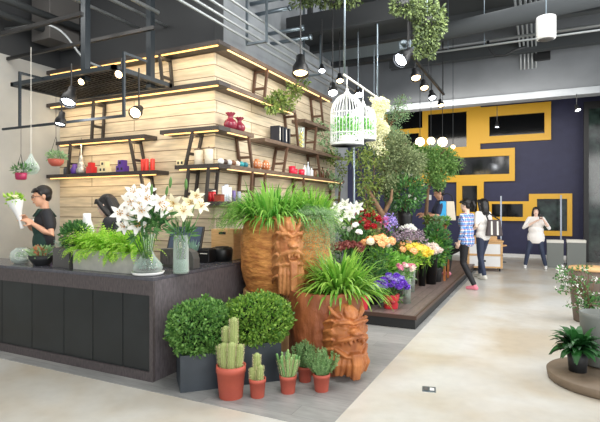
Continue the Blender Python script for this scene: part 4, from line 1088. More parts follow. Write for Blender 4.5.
def container(label, P, r, h, kind, name=None):
    nm={'glass':'glass_vase','bucket':'flower_bucket','red':'red_pot','tin':'flower_bucket'}[kind]
    t=thing(nm,label,'vase' if kind=='glass' else ('pot' if kind=='red' else 'bucket'),P)
    if kind=='glass':
        MB().lathe([(.001,.004),(r*.85,.004),(r*.85,0),(r,h)],22,closed=False).build('glass','glass',t,True); MB().lathe([(r*.8,.01),(r*.88,h*.4),(.001,h*.4)],20,closed=False).build('water','water',t,True)
    elif kind=='bucket':
        MB().lathe([(.001,0),(r*.75,0),(r,h),(r*1.06,h),(r*1.06,h+.012),(r*.94,h+.012),(r*.9,h-.03),(.001,h-.05)],26).build('body','black',t,True)
    elif kind=='red':
        MB().lathe([(.001,0),(r*.8,0),(r*.82,.01),(r,h*.95),(r*1.03,h),(r*.93,h),(.001,h-.03)],26).build('pot',mat('rp',(212,56,66),.35),t,True)
    else:
        MB().lathe([(.001,0),(r*.8,0),(r,h),(r*.93,h),(.001,h-.03)],26).build('body','steel',t,True)
    return t
def bunch(label, P, zc, h0, flm, n, R, r, kind, leafm='darkleaf', nleaf=120, zs=.5, drift=(0,0), L=.09):
    # P base, h0 container height, zc bloom height above P
    t=thing('flower_bunch',label,'flowers',(P.x,P.y,P.z+.03))
    b=MB(); c=Vector((drift[0],drift[1],zc)); 
    for i in range(n):
        a=i*2.4; k=((i+.5)/n)**.5
        R_=R*1.12; q=c+Vector((math.cos(a)*k*R_,math.sin(a)*k*R_,R*zs*(1-k*k)+rnd(-.3,.3)*R*zs))
        stems(b,[((math.cos(a)*.02,math.sin(a)*.02,0),q-Vector((0,0,.01)))],.003)
        blob('flower',flm[i%len(flm)] if isinstance(flm,list) else flm,t,q,r*rnd(1.05,1.4),kind)
    b.build('stems','stem',t,True)
    if nleaf:
        bb=MB(); leafball(bb,c-Vector((0,0,R*.6)),(R*.85,R*.85,R*.7),nleaf,L,L*.3,.1,.6); leafball(bb,(0,0,h0+.04),(R*.5,R*.5,.1),nleaf//3,L,L*.25,.1,.6)
        bb.build('leaves',leafm,t)
    return t
# A white lilies etc. on bench
PA_=Vector((-2.42,6.72,.55)); container('black bucket of white lilies on the low bench',PA_,.1,.38,'bucket')
t=thing('white_lily_bunch','bunch of white lilies and roses right of the upper barrel fern','flowers',PA_+Vector((0,0,.06)))
b=MB(); T0=PA_.x*FW.x+PA_.y*FW.y
for (px,py) in [(337,209),(345,205),(352,209),(341,215),(349,214),(357,207),(343,226),(355,225),(340,221),(359,232),(349,229),(334,214)]:
    q=at(px,py,T0-rnd(0,.3))-PA_-Vector((0,0,.06)); stems(b,[((0,0,0),q)],.003)
    if py<218: lily('p_white','stag',t,q,Vector((.45,-.8,.2))+sph()*.4,.12,.8)
    else: blob('flower','p_white',t,q,.062,'rose')
b.build('stems','stem',t,True); bb=MB(); leafball(bb,at(348,226,T0)-PA_,(.22,.22,.16),260,.11,.035,.1,.4); bb.build('leaves','darkleaf',t)
def setup(label_c, label_f, px, base_t, cr, ch, ckind, bloom_py, **kw):
    P=stage(px,base_t); 
    if 'z' in kw: P.z=kw.pop('z')
    container(label_c,P,cr,ch,ckind)
    zc=EYE+(207-bloom_py)*base_t/FOC-P.z-.03
    return bunch(label_f,P,zc,ch,**kw)
setup('black bucket of red flowers on the low bench','wide bunch of dark red flowers behind the orange roses',366,7.75,.1,.4,'bucket',219,z=.55,flm='p_red',n=16,R=.21,r=.05,kind='puff',zs=.5)
setup('metal bucket of lilac hydrangeas on the low bench','lilac-blue hydrangea heads with one pink bloom wrapped among them',385,8.1,.09,.3,'tin',224,z=.35,flm=['p_lilac','p_lilac','p_hotpink','p_lilac'],n=7,R=.17,r=.095,kind='spray',nleaf=60)
setup('slim glass vase under the orange roses','bunch of peach-orange roses in a slim glass vase',379,6.95,.075,.42,'glass',244,flm=['p_orange','p_orange','p_orange','p_cream'],n=13,R=.2,r=.062,kind='rose',zs=.4,nleaf=90)
setup('dark bucket of dried burgundy flowers behind the lime fern','dome of burgundy-brown flowers behind the lime-green fern',347,6.75,.1,.42,'bucket',249,flm='p_burg',n=18,R=.2,r=.055,kind='puff',zs=.35)
setup('tall glass vase of pink carnations near the stage edge','small bunch of pink carnations near the stage edge',407,6.95,.06,.36,'glass',268,flm=['p_pink','p_pink','p_blush'],n=8,R=.13,r=.042,kind='puff',zs=.3,nleaf=60,leafm='grgreen')
setup('glass vase of yellow flowers behind the pink carnations','loose bunch of golden-yellow flowers',411,7.9,.07,.36,'glass',250,flm=['p_yellow','p_orange','p_yellow'],n=11,R=.2,r=.058,kind='rose',nleaf=170,leafm='lime')
setup('narrow black bucket of lemon-yellow flowers','dense bunch of lemon-yellow flowers beside the white ones',422,8.5,.075,.42,'bucket',254,flm='p_yellow',n=11,R=.17,r=.058,kind='puff',nleaf=100,leafm='lime')
setup('tall black bucket of blush-white flowers at the stage edge','bunch of blush-white flowers in the tall black bucket at the stage edge',431,8.7,.115,.46,'bucket',252,flm='p_blush',n=13,R=.18,r=.06,kind='puff',nleaf=80)
setup('tall dark bucket of lilac-grey statice','hazy bunch of lilac-grey statice behind the orange roses',406,8.0,.09,.5,'bucket',240,flm='p_stat',n=14,R=.25,r=.075,kind='spray',nleaf=180)
setup('dark bucket of white freesias below the ficus pot','small white flowers just below the black ficus pot',409,8.2,.06,.5,'bucket',231,flm='p_white',n=7,R=.13,r=.045,kind='puff',nleaf=60)
setup('metal bucket of red carnations in front of the hydrangeas','low spray of deep red carnations left of the hydrangeas',361,7.2,.08,.4,'tin',227,flm='p_red',n=9,R=.17,r=.045,kind='puff',nleaf=120)
# purple in red pot
P=stage(391,6.62); t=container('bright red pot of purple flowers at the front of the stage',P,.115,.19,'red')
for a in (-1.9,-1.1): MB().ell((.105*math.cos(a),.105*math.sin(a),.1),(.035,.035,.03),12,8).build('boss',mat('boss',(170,36,50),.4),t,True)
bunch('purple flowers in the bright red pot at the front of the stage',P+Vector((0,0,.12)),.16,.05,['p_purple','p_purple','p_lilac'],22,.2,.05,'puff','darkleaf',110,.5)
P=stage(363,6.55); container('plain red pot beside the lime fern on the stage',P,.08,.2,'red')
t=thing('green_plant','green leafy plant in the plain red pot','plant',P+Vector((0,0,.19))); b=MB(); straps(b,(0,0,0),60,.3,.03,1.2,.03,(30,85)); b.build('foliage','fern',t)
# leafy fillers
def shrub(label, P, h, r, m, n, pr=.12, ph=.28, L=.08, W=.035, potm='black', lobes=None, cat='potted plant'):
    t=thing('potted_shrub',label,cat,P); pot_round(t,pr,ph,potm,.8,False)
    b=MB(); 
    for (dx,dy,dz,rr,k) in (lobes or [(0,0,ph+(h-ph)*.5,(r,r,(h-ph)*.55),1)]): leafball(b,(dx,dy,dz),rr,int(n*k),L,W,.25,.3)
    b.build('foliage',m,t)
    s=MB()
    for k in range(5): a=k*1.26; s.tube([(0.02*math.cos(a),.02*math.sin(a),ph*.8),(.3*r*math.cos(a),.3*r*math.sin(a),h*.6),(.6*r*math.cos(a),.6*r*math.sin(a),h*.9)],[.01,.007,.004],6)
    s.build('stems','bark',t,True); return t
P=stage(405,8.6); P.z=1.0; ob=shrub('black pot ficus with white blossoms standing on the tall stand',P,1.15,.36,'darkleaf',1500,.13,.48)
for k in range(26):
    d=sph().normalized(); blob('flower','p_white',ob,(d.x*.34,d.y*.34,.82+d.z*.34),.025,'spray')
shrub('green bushy plant at the stage edge behind the white flowers',stage(436,9.0),1.05,.26,'darkleaf',1300,L=.1)
shrub('tall leafy plant between the hydrangeas and the ficus',stage(394,9.1),1.3,.3,'olive',1100)
shrub('dark green filler plant behind the burgundy flowers',stage(352,7.5)+Vector((0,.2,.38)),.75,.24,'darkleaf',800)
shrub('leafy green plant behind the orange roses',stage(383,7.35),.75,.22,'fern',700,L=.1)
shrub('broad green plant between the pink carnations and the red pots',stage(374,6.9),.55,.19,'darkleaf',500,.09,.2,L=.1)
shrub('green plant left of the yellow flowers',stage(397,7.5),.62,.2,'fern',600,.09,.22,L=.1)
for i,(px,tt) in enumerate([(429,9.62),(437,9.6),(444,9.65)]):
    P=dr(px)*tt; P.z=1.08
    shrub(['first','second','third'][i]+' little potted herb on the plant table by the woman in navy',P,.26,.11,['vine','grgreen','fern'][i],120,.06,.11,potm='terra')
shrub('big leafy plant beneath the plant table at the stage edge',Vector((-1.72,9.15,SZ)),.8,.2,'fern',600,.09,.25,L=.1)
# trees
def tree(label, base, trunk, lobes, m, n, L=.07, W=.03, tr=.06):
    t=thing('indoor_tree',label,'tree',base); base=Vector(base)
    s=MB(); pts=[Vector(p)-base for p in trunk]; s.cap(pts,[tr*(1-.6*i/(len(pts)-1)) for i in range(len(pts))],10)
    for (c,r,k) in lobes:
        c=Vector(c)-base; j=pts[-1]; s.tube([j,j.lerp(c,.5)+Vector((0,0,.08)),c],[tr*.35,tr*.22,tr*.1],6)
        for _ in range(5): s.tube([c.lerp(j,.3),c+Vector((rnd(-1,1)*r[0]*.8,rnd(-1,1)*r[1]*.8,rnd(-1,1)*r[2]*.8))],.008,5)
    s.build('trunk','bark',t,True)
    b=MB()
    for (c,r,k) in lobes:
        c=Vector(c)-base
        for _ in range(max(3,int(n*k/60))):
            e=sph(); cc=c+Vector((e.x*r[0],e.y*r[1],e.z*r[2]))*.8; leafball(b,cc,(r[0]*.3+.05,)*3,60,L,W,.05,0)
    b.build('foliage',m,t); return t
tt=8.6
tree('olive-leaved tree with twisted trunk rising behind the hydrangeas',stage(378,8.4),[stage(378,8.4),at(374,232,8.4),at(369,208,8.5),at(376,190,8.6),at(385,172,8.6)],
  [(at(392,160,tt),(.42,.4,.36),1.3),(at(405,170,tt+.1),(.34,.35,.28),1),(at(388,184,tt-.1),(.25,.3,.22),.6),(at(396,145,tt),(.28,.3,.22),.6),(at(412,160,tt),(.25,.3,.25),.5)],'olive',3000,L=.055,W=.02,tr=.075)
tree('fine grey-green branch tree reaching up behind the pearl vine',stage(383,9.3)+Vector((0,0,0)),[stage(383,9.3),at(386,200,9.3),at(388,160,9.3),at(390,130,9.3)],
  [(at(392,120,9.3),(.25,.25,.42),1),(at(400,106,9.3),(.2,.2,.3),.6),(at(394,138,9.3),(.26,.25,.25),.7)],'grgreen',1100,L=.05,W=.014,tr=.03)
tree('small green tree under the glowing globe lamps',Vector((-2.0,10.4,SZ)),[Vector((-2.0,10.4,SZ)),at(426,215,9.8),at(428,190,9.8),at(434,172,9.8)],
  [(at(430,160,9.8),(.42,.35,.26),1.2),(at(446,162,9.8),(.3,.3,.3),.9),(at(417,155,9.8),(.25,.3,.16),.5),(at(436,180,9.8),(.2,.3,.18),.5)],'vine2',2600,L=.06,W=.026,tr=.05)
s=thing('twisted_trunk','second brown twisted trunk leaning behind the red flowers','trunk',stage(371,8.0))
p0=s.location.copy(); MB().cap([(0,0,0),at(377,230,8.0)-p0,at(383,215,8.1)-p0,at(372,198,8.1)-p0,at(366,186,8.2)-p0],[.06,.055,.05,.045,.03],10).cap([at(383,215,8.1)-p0,at(391,200,8.2)-p0,at(392,190,8.2)-p0],[.04,.03,.02],8).build('trunk','bark',s,True)
# ------------------------------------------------------------------ far right objects
def bin_(label, px, tt, w, h, rz):
    p=dr(px)*tt; t=thing('recycling_bin',label,'bin',(p.x,p.y,0),rz); a=w/2
    MB().bx(-a,a,-a*.8,a*.8,0,h-.07).build('body','bingrey',t,bevel=.008)
    b=MB(); b.bx(-a*1.02,a*1.02,-a*.82,-a*.4,h-.07,h).bx(-a*1.02,a*1.02,a*.4,a*.82,h-.07,h).bx(-a*1.02,-a*.4,-a*.4,a*.4,h-.07,h).bx(a*.4,a*1.02,-a*.4,a*.4,h-.07,h).build('lid','offwhite',t,bevel=.006)
    MB().bx(-a*.4,a*.4,-a*.4,a*.4,h-.07,h-.05).build('opening','black',t); return t
bin_('grey bin with white lid directly beside the photographing woman',555,12.5,.38,.70,.0)
bin_('grey bin with white lid at the far right, by the round stool',576,12.3,.42,.72,.0)
for (px,y1,tt,lab) in [(561,195,13.2,'slim pale steel post behind the bin nearer the woman'),(501,196,13.6,'slim pale steel post in front of the small lower yellow window')]:
    p=dr(px)*tt; t=thing('slim_post',lab,'post',(p.x,p.y,0)); MB().tube([(0,0,0),(0,0,EYE+(207-y1)*tt/FOC)],.022,12).build('pole',mat('palepost',(190,200,216),.4),t,True); MB().lathe([(.14,0),(.14,.012),(.02,.025)],24).build('base','steel',t,True)
# pine cart
p=dr(484)*11.9
t=thing('pine_chest','pale pine chest on wheels with two white panels, behind the walkers','chest',(p.x,p.y,0),math.radians(10))
b=MB(); W_=.40; 
b.bx(-W_,W_,-.25,-.22,.08,.12).bx(-W_,W_,-.25,-.22,.37,.42).bx(-W_,W_,-.25,-.22,.66,.71).bx(-W_,-W_+.05,-.25,-.22,.12,.66).bx(W_-.05,W_,-.25,-.22,.12,.66)
b.bx(-W_,W_,.22,.25,.08,.71).bx(-W_,-W_+.03,-.22,.22,.08,.71).bx(W_-.03,W_,-.22,.22,.08,.71).bx(-W_,W_,-.22,.22,.08,.11); b.build('carcass','pine',t,bevel=.004)
MB().bx(-W_-.02,W_+.02,-.27,.27,.71,.74).build('top','pine',t,bevel=.004)
MB().bx(-W_+.02,W_-.12,-.2,.2,.74,.84).build('upper_box','pine',t,bevel=.004)
for z in (.12,.42):
    d=MB().bx(-W_+.05,W_-.05,-.24,-.225,z,z+.25 if z<.3 else .66).build('drawer','white',t); MB().lathe([(.001,0),(.02,0),(.02,.02)],12,(0,0,0)).v
    MB().ell((0,-.25,z+.13),(.025,.02,.025),12,8).build('knob','dark',d,True)
for x in (-1,1):
    for y in (-1,1): MB().ell((x*.34,y*.18,.04),(.02,.04,.04),14,10).build('wheel','dark',t,True)
MB().tube([(W_,-.1,.6),(W_+.1,-.1,.62),(W_+.1,.1,.62),(W_,.1,.6)],.014,8).build('push_handle','pine',t,True)
# wall switch
tag(MB().bx(on_y(429,FY),on_y(431.5,FY),FY-.03,FY-.0,on_yz(430,200,FY),on_yz(430,195,FY)).build('wall_switch','white'),'small white switch plate on the navy wall behind the woman in navy','switch')
# floor socket
p=on_z(429,389.5,0)
t=thing('floor_socket','small square metal socket plate set in the concrete floor','floor socket',(p.x,p.y,0),.2)
MB().bx(-.055,.055,-.06,.06,0,.004).build('plate','steel',t,bevel=.001)
for x in (-.025,.025): MB().bx(x-.018,x+.018,-.03,.03,.004,.006).build('cover','white' if x>0 else 'greybox',t)
# right edge: round stool, low round plinth, planters
p=dr(592)*6.55
t=thing('log_stool','round stool with pale wooden seat and dark sides at right edge','stool',(p.x,p.y,0))
MB().lathe([(.2,0),(.22,.01),(.27,.5),(.275,.70)],36).build('body',mat('stooldark',(120,104,92),.6,col2=(96,84,76),nscale=12),t,True); MB().lathe([(.28,.70),(.285,.71),(.28,.735),(.001,.737)],36).build('seat','pine',t,True)
p=Vector((dr(610).x*4.25,dr(610).y*4.25,0))
t=thing('round_plinth','low round wooden plinth on the floor at the right edge','plinth',p)
MB().lathe([(.47,0),(.49,.01),(.50,.075),(.49,.085),(.001,.087)],56).build('disc',mat('plinth',(128,112,94),.6,col2=(108,94,78),nscale=6),t,True)
t=thing('cylinder_planter','tall pale grey cylinder planter standing on the round plinth','planter',p+Vector((-.07,.22,.088)))
MB().lathe([(.10,0),(.13,.02),(.15,.45),(.155,.49),(.14,.49),(.13,.4),(.001,.4)],32).build('pot','bingrey',t,True)
t=thing('low_fern','dark green fern spilling over the round plinth at right','fern',p+Vector((-.25,-.05,.088)))
b=MB(); straps(b,(0,0,.2),120,.24,.075,1.9,.05,(0,75),6); b.build('foliage','darkleaf2',t) if 'darkleaf2' in M else b.build('foliage','darkleaf',t)
MB().lathe([(.07,0),(.09,.2),(.08,.2),(.001,.18)],20).build('pot','dark',t,True)
p=dr(590)*6.0
t=thing('flowering_shrub','sparse white-flowering plant in a white pot left of the log stool','potted plant',(p.x,p.y,0)); 
pot_round(t,.12,.30,'white',.8,False)
b=MB(); s=MB(); f=MB()
for _ in range(46):
    px=rnd(557,596); py=rnd(266,308) if px>568 else rnd(268,292); e=at(px,py,6.0+rnd(-.25,.1))-t.location
    s.tube([(rnd(-.03,.03),rnd(-.03,.03),.27),Vector((e.x*.4,e.y*.4,.27+(e.z-.27)*.7)),e],.003,5)
    leafball(b,e,(.05,.05,.05),9,.045,.022,.1,.2)
    if random.random()<.5: leafball(f,e+Vector((0,0,.02)),(.03,.03,.02),7,.028,.02,.1,.2)
leafball(b,(0,0,.38),(.16,.16,.08),130,.06,.025,.2,.5)
b.build('foliage','darkleaf',t); s.build('stems','bark',t); f.build('blossom','p_white',t)
# ------------------------------------------------------------------ people
def plaid():
    m,n,b,L=nt('plaid'); tc=n.nodes.new('ShaderNodeTexCoord'); 
    acc=None
    def wave(axis,sc_,ph,c,lo):
        global _
        w=n.nodes.new('ShaderNodeTexWave'); w.bands_direction=axis; w.inputs['Scale'].default_value=sc_; w.inputs['Phase Offset'].default_value=ph
        L.new(tc.outputs['Object'],w.inputs['Vector']); r=n.nodes.new('ShaderNodeValToRGB'); r.color_ramp.interpolation='CONSTANT'
        r.color_ramp.elements[0].color=(1,1,1,1); r.color_ramp.elements[1].color=S(c); r.color_ramp.elements[1].position=lo
        L.new(w.outputs['Fac'],r.inputs[0]); return r
    rs=[wave('Z',4.2,0,(150,186,226),.62),wave('X',4.2,0,(150,186,226),.62),wave('Z',4.2,2.4,(226,150,160),.9),wave('X',4.2,2.4,(120,150,200),.88)]
    cur=rs[0].outputs[0]
    for r in rs[1:]:
        x=n.nodes.new('ShaderNodeMix'); x.data_type='RGBA'; x.blend_type='MULTIPLY'; x.inputs[0].default_value=1; L.new(cur,x.inputs[6]); L.new(r.outputs[0],x.inputs[7]); cur=x.outputs[2]
    x=n.nodes.new('ShaderNodeMix'); x.data_type='RGBA'; x.blend_type='MULTIPLY'; x.inputs[0].default_value=1; L.new(cur,x.inputs[6]); x.inputs[7].default_value=S((240,240,246)); L.new(x.outputs[2],b.inputs['Base Color'])
    b.inputs['Roughness'].default_value=.8; return m
M['plaid']=plaid()
M['apron']=mat('apron',(38,70,62),.7); M['polo']=mat('polo',(34,36,42),.7); M['navytop']=mat('navytop',(40,46,74),.7); M['whitecloth']=mat('whitecloth',(244,240,236),.7)
M['pinkshoe']=mat('pinkshoe',(224,130,148),.5); M['lip']=mat('lip',(180,96,92),.5)
def hand(b, w, d, n_, side, curl=.5, s=1):
    # w wrist, d direction to the fingers, n_ palm normal, side: +1 thumb on (d x n_) side
    w=Vector(w); d=Vector(d).normalized(); n_=(Vector(n_)-d*Vector(n_).dot(d)).normalized(); a=d.cross(n_)*side
    R=Matrix((a,d,n_)).transposed()
    b.ell(w+d*.045*s,(.040*s,.052*s,.017*s),12,8,R)
    for k,(off,l) in enumerate([(.028,.068),(.010,.076),(-.009,.071),(-.027,.056)]):
        p=w+d*.082*s+a*off*s; dd=d.copy(); pts=[w+d*.05*s+a*off*.8*s,p]
        for j in range(3):
            ax=a; dd=(dd*math.cos(curl*(.55+.1*k))+n_*math.sin(curl*(.55+.1*k))) if j==0 else (Matrix.Rotation((curl*.6),3,d.cross(n_))@dd)
            dd.normalize(); p=p+dd*l*s*(.42,.33,.25)[j]; pts.append(p)
        b.cap(pts,[.0085*s,.0085*s,.008*s,.0075*s,.0065*s],7)
    p=w+d*.02*s+a*.03*s; q=p+(a*.75+d*.6+n_*.3).normalized()*.038*s; r=q+(a*.2+d*.8+n_*.4).normalized()*.03*s
    b.cap([p,q,r],[.011*s,.010*s,.008*s],7)
def person(label, loc, rz, h, pose=None, skin='skin', shirt='polo', sleeve=.45, pants='jet', shoe='jet', hairstyle='short', shirt_len=.0, hy=0, hp=0, lean=0, curl=.5, glasses=False, loose=0):
    s=h/1.70; loc=Vector(loc)
    Rz=Matrix.Rotation(rz,3,'Z')
    J=dict(pel=(0,0,.93),wai=(0,0,1.08),che=(0,0,1.27),nek=(0,.0,1.43),hed=(0,-.02,1.585),
      sL=(.165,0,1.385),eL=(.21,.03,1.11),wL=(.2,-.06,.87),sR=(-.165,0,1.385),eR=(-.21,.03,1.11),wR=(-.2,-.06,.87),
      hL=(.085,0,.90),kL=(.09,-.02,.49),aL=(.09,.02,.085),hR=(-.085,0,.90),kR=(-.09,-.02,.49),aR=(-.09,.02,.085))
    for k,v in (pose or {}).items():
        if k.startswith('@'):   # world position
            J[k[1:]]=tuple((Rz.transposed()@(Vector(v)-loc))/s)
        else: J[k]=v
    J={k:Vector(v)*s for k,v in J.items()}
    t=bpy.data.objects.new
    Rh=Matrix.Rotation(hy,3,'Z')@Matrix.Rotation(hp,3,'X')
    H=J['hed']
    def hp_(x,y,z): return H+Rh@(Vector((x,y,z))*s)
    b=MB()
    b.ell(J['pel'],(.145*s,.10*s,.11*s),16,10).ell(J['wai'],(.125*s,.088*s,.13*s),16,10).ell(J['che'],(.15*s,.10*s,.16*s),16,10)
    b.cap([J['sL'],J['che']+Vector((0,0,.1*s)),J['sR']],[.05*s,.075*s,.05*s],10)
    b.cap([J['che']+Vector((0,0,.1*s)),J['nek'],H+Rh@Vector((0,.015*s,-.06*s))],[.065*s,.05*s,.047*s],10)
    b.ell(hp_(0,.012,.025),(.074*s,.094*s,.092*s),18,12,Rh).ell(hp_(0,-.025,-.035),(.060*s,.068*s,.08*s),16,10,Rh).ell(hp_(0,-.055,-.088),(.030*s,.028*s,.024*s),10,8,Rh)
    b.cap([hp_(0,-.085,.015),hp_(0,-.105,-.018),hp_(0,-.094,-.028)],[.008*s,.012*s,.010*s],8)
    b.cap([hp_(-.045,-.078,.03),hp_(0,-.088,.032),hp_(.045,-.078,.03)],[.01*s,.01*s,.01*s],8)
    b.cap([hp_(-.018,-.088,-.056),hp_(0,-.094,-.055),hp_(.018,-.088,-.056)],[.007*s]*3,8)
    for e in (-1,1): b.ell(hp_(e*.076,.012,-.005),(.010*s,.02*s,.03*s),8,8,Rh)
    for q,sg in (('L',1),('R',-1)):
        S_,E_,W_=J['s'+q],J['e'+q],J['w'+q]
        b.cap([S_,S_.lerp(E_,.5),E_,E_.lerp(W_,.35),W_],[.05*s,.044*s,.036*s,.037*s,.024*s],10)
        d=(W_-E_).normalized(); nrm=Vector((-sg,-.2,0)) if abs(d.z)>.6 else Vector((-sg*.6,.0,-.5))
        hand(b,W_,d,nrm,-sg if abs(d.z)>.6 else sg,curl,s*1.02)
        hh,k,a=J['h'+q],J['k'+q],J['a'+q]
        b.cap([hh,hh.lerp(k,.5),k,k.lerp(a,.35),a],[.082*s,.07*s,.05*s,.05*s,.034*s],10)
        b.cap([a-Vector((0,-.02*s,.03*s)),a+Vector((0,-.14*s,-.055*s))],[.033*s,.026*s],8)
    body=b.sculpt('person',skin,None,voxel=.0065,sm=2); body.location=loc; body.rotation_euler=(0,0,rz)
    tag(body,label,'person')
    # clothing
    b=MB(); g=1.13+loose
    b.ell(J['wai'],(.135*s*g,.098*s*g,.15*s),16,10).ell(J['che'],(.155*s*g,.108*s*g,.165*s),16,10).ell(J['pel']+Vector((0,0,.02-shirt_len*.5))*s,(.15*s*g,.108*s*g,(.10+shirt_len)*s),16,10)
    b.cap([J['sL'],J['che']+Vector((0,0,.1*s)),J['sR']],[.062*s,.082*s,.062*s],10)
    b.cap([J['che'],J['che'].lerp(J['nek'],.82)],[.09*s,.062*s],12)
    for q in 'LR':
        S_,E_,W_=J['s'+q],J['e'+q],J['w'+q]
        if sleeve<=1: b.cap([S_,S_.lerp(E_,sleeve*.6),S_.lerp(E_,sleeve)],[.064*s,.06*s,.056*s],10)
        else: b.cap([S_,S_.lerp(E_,.5),E_,E_.lerp(W_,sleeve-1)],[.064*s,.056*s,.05*s,.038*s],10)
    hem=J['pel'].z-(.06+shirt_len)*s
    b.v=[(x,y,max(z,hem)) if abs(x)<.19*s*g else (x,y,z) for x,y,z in b.v]
    b.sculpt('shirt',shirt,body,voxel=.011,sm=2)
    b=MB(); b.ell(J['pel']-Vector((0,0,.02*s)),(.155*s,.112*s,.11*s),16,10)
    for q in 'LR':
        hh,k,a=J['h'+q],J['k'+q],J['a'+q]; b.cap([hh,hh.lerp(k,.5),k,k.lerp(a,.4),k.lerp(a,.93)],[.092*s,.08*s,.062*s,.06*s,.048*s],10)
    b.sculpt('trousers',pants,body,voxel=.012,sm=2)
    for q in 'LR':
        a=J['a'+q]; b=MB(); b.cap([a+Vector((0,.035*s,-.045*s)),a+Vector((0,-.05*s,-.04*s)),a+Vector((0,-.15*s,-.055*s))],[.037*s,.042*s,.03*s],10); b.ell(a-Vector((0,0,.01*s)),(.042*s,.048*s,.04*s),10,8)
        b.v=[(x,y,max(z,a.z-.085*s)) for x,y,z in b.v]
        b.sculpt('shoe',shoe,body,voxel=.009,sm=1)
    # hair
    b=MB()
    b.ell(hp_(0,.028,.048),(.083*s,.098*s,.088*s),18,12,Rh)
    for i in range(7):
        x=-.06+.02*i; b.cap([hp_(x,-.055,.095),hp_(x*1.1,-.083,.068)],[.018*s,.011*s],7)
    if hairstyle=='short':
        b.ell(hp_(0,.05,-.0),(.074*s,.06*s,.07*s),14,9,Rh)
        for e in (-1,1): b.cap([hp_(e*.072,-.02,.05),hp_(e*.076,-.01,.012)],[.014*s,.007*s],7)
    if hairstyle in('long','bob'):
        b.ell(hp_(0,.05,-.02),(.080*s,.065*s,.095*s),14,9,Rh)
        for e in (-1,1): b.ell(hp_(e*.055,.03,-.03),(.034*s,.05*s,.09*s),10,8,Rh)
        l=-.34 if hairstyle=='long' else -.14
        for e in (-1,1):
            b.cap([hp_(e*.06,-.045,.07),hp_(e*.082,-.02,0),hp_(e*.088,.02,-.09),hp_(e*.085,.03,l)],[.028*s,.024*s,.03*s,.02*s],8)
            b.cap([hp_(e*.04,.07,.05),hp_(e*.05,.085,-.08),hp_(e*.055,.085,l*1.05)],[.05*s,.05*s,.03*s],8)
        b.cap([hp_(0,.08,.03),hp_(0,.1,-.08),hp_(0,.1,l*1.1)],[.06*s,.05*s,.03*s],8)
    if hairstyle in('pony','bun'):
        b.ell(hp_(0,.05,-.0),(.076*s,.06*s,.075*s),14,9,Rh)
        for e in (-1,1): b.cap([hp_(e*.068,-.03,.06),hp_(e*.078,.02,.01)],[.018*s,.016*s],7)
        if hairstyle=='pony': b.cap([hp_(0,.1,.06),hp_(0,.155,.05),hp_(0,.175,-.03),hp_(0,.15,-.12)],[.025*s,.032*s,.03*s,.012*s],8)
        else: b.ell(hp_(0,.12,.07),(.05*s,.045*s,.05*s),12,8)
    b.sculpt('hair','hair',body,voxel=.008,sm=1)
    # face
    for e in (-1,1):
        MB().ell(hp_(e*.031,-.083,.008),(.013*s,.007*s,.0065*s),10,7,Rh).build('eye','white',body,True)
        MB().ell(hp_(e*.031,-.0885,.008),(.006*s,.004*s,.006*s),8,6,Rh).build('iris','black',body,True)
        MB().cap([hp_(e*.018,-.090,.030),hp_(e*.046,-.084,.031)],[.0038*s,.0028*s],6).build('eyebrow','hair',body,True)
    MB().cap([hp_(-.02,-.091,-.055),hp_(0,-.099,-.056),hp_(.02,-.091,-.055)],[.003*s,.006*s,.003*s],6).build('mouth','lip',body,True)
    if glasses:
        b=MB()
        for e in (-1,1):
            pts=[hp_(e*.033+.027*math.cos(k*PI/8),-.101,.006+.019*math.sin(k*PI/8)) for k in range(17)]
            b.tube(pts,.0018*s,5); b.tube([hp_(e*.06,-.1,.01),hp_(e*.079,-.02,.01)],.0025*s,5)
        b.tube([hp_(-.007,-.102,.01),hp_(.007,-.102,.01)],.0025*s,5); b.build('glasses','black',body)
    return body, J, hp_
def facing(dx,dy): return math.atan2(dx,-dy)
# 1 florist at left
p=dr(45)*6.05; s_=1.80/1.7
florist,J,hp_=person('man in glasses and dark green apron behind the counter, holding wrapped flowers',(p.x,p.y,0),facing(-.47,-.88),1.80,
  {'eL':(.26,.03,1.14),'wL':(.14,-.14,1.27),'eR':(-.22,-.08,1.17),'wR':(-.06,-.19,1.31),'hed':(0,-.035,1.585)},glasses=True,hp=.18,sleeve=.6)
s=s_
b=MB(); b.ell(J['che']+Vector((0,-.022*s,-.04*s)),(.125*s,.115*s,.17*s),16,10).ell(J['wai']+Vector((0,-.02*s,-.02*s)),(.15*s,.115*s,.17*s),16,10).ell(J['pel']+Vector((0,-.02*s,-.08*s)),(.165*s,.125*s,.25*s),16,10)
b.sculpt('apron','apron',florist,voxel=.011,sm=2)
for e in (-1,1): MB().tube([J['che']+Vector((e*.075,-.115,.08))*s,J['che']+Vector((e*.085,-.06,.165))*s,J['che']+Vector((e*.07,.04,.17))*s,J['che']+Vector((e*.05,.11,.08))*s],.012,6).build('apron_strap','apron',florist,True)
q=J['che']+Vector((.07,-.132,.045))*s; MB().bx(q.x-.03,q.x+.03,q.y-.006,q.y+.006,q.z-.01,q.z+.01).build('name_tag','white',florist)
W_=florist.location+Matrix.Rotation(florist.rotation_euler.z,3,'Z')@((J['wR']+J['wL'])*.5+Vector((0,-.10,.02)))
t=thing('wrapped_flowers','white paper-wrapped flowers held up by the man in the apron','flowers',W_)
d=Vector((-.25,-.1,1)).normalized(); q_=Vector((0,0,1)).rotation_difference(d)
b=MB(); b.lathe([(.022,-.1),(.018,0),(.05,.12),(.095,.25),(.088,.25),(.02,.06)],24,closed=False); o=b.build('paper','white',t,True); o.rotation_mode='QUATERNION'; o.rotation_quaternion=q_
b=MB(); leafball(b,d*.27,(.09,.09,.06),130,.06,.025,.1,.5); b.build('leaves','lime',t)
for k in range(6): blob('flower','p_cream',t,d*.27+Vector((rnd(-.06,.06),rnd(-.06,.06),.03)),.032,'rose')
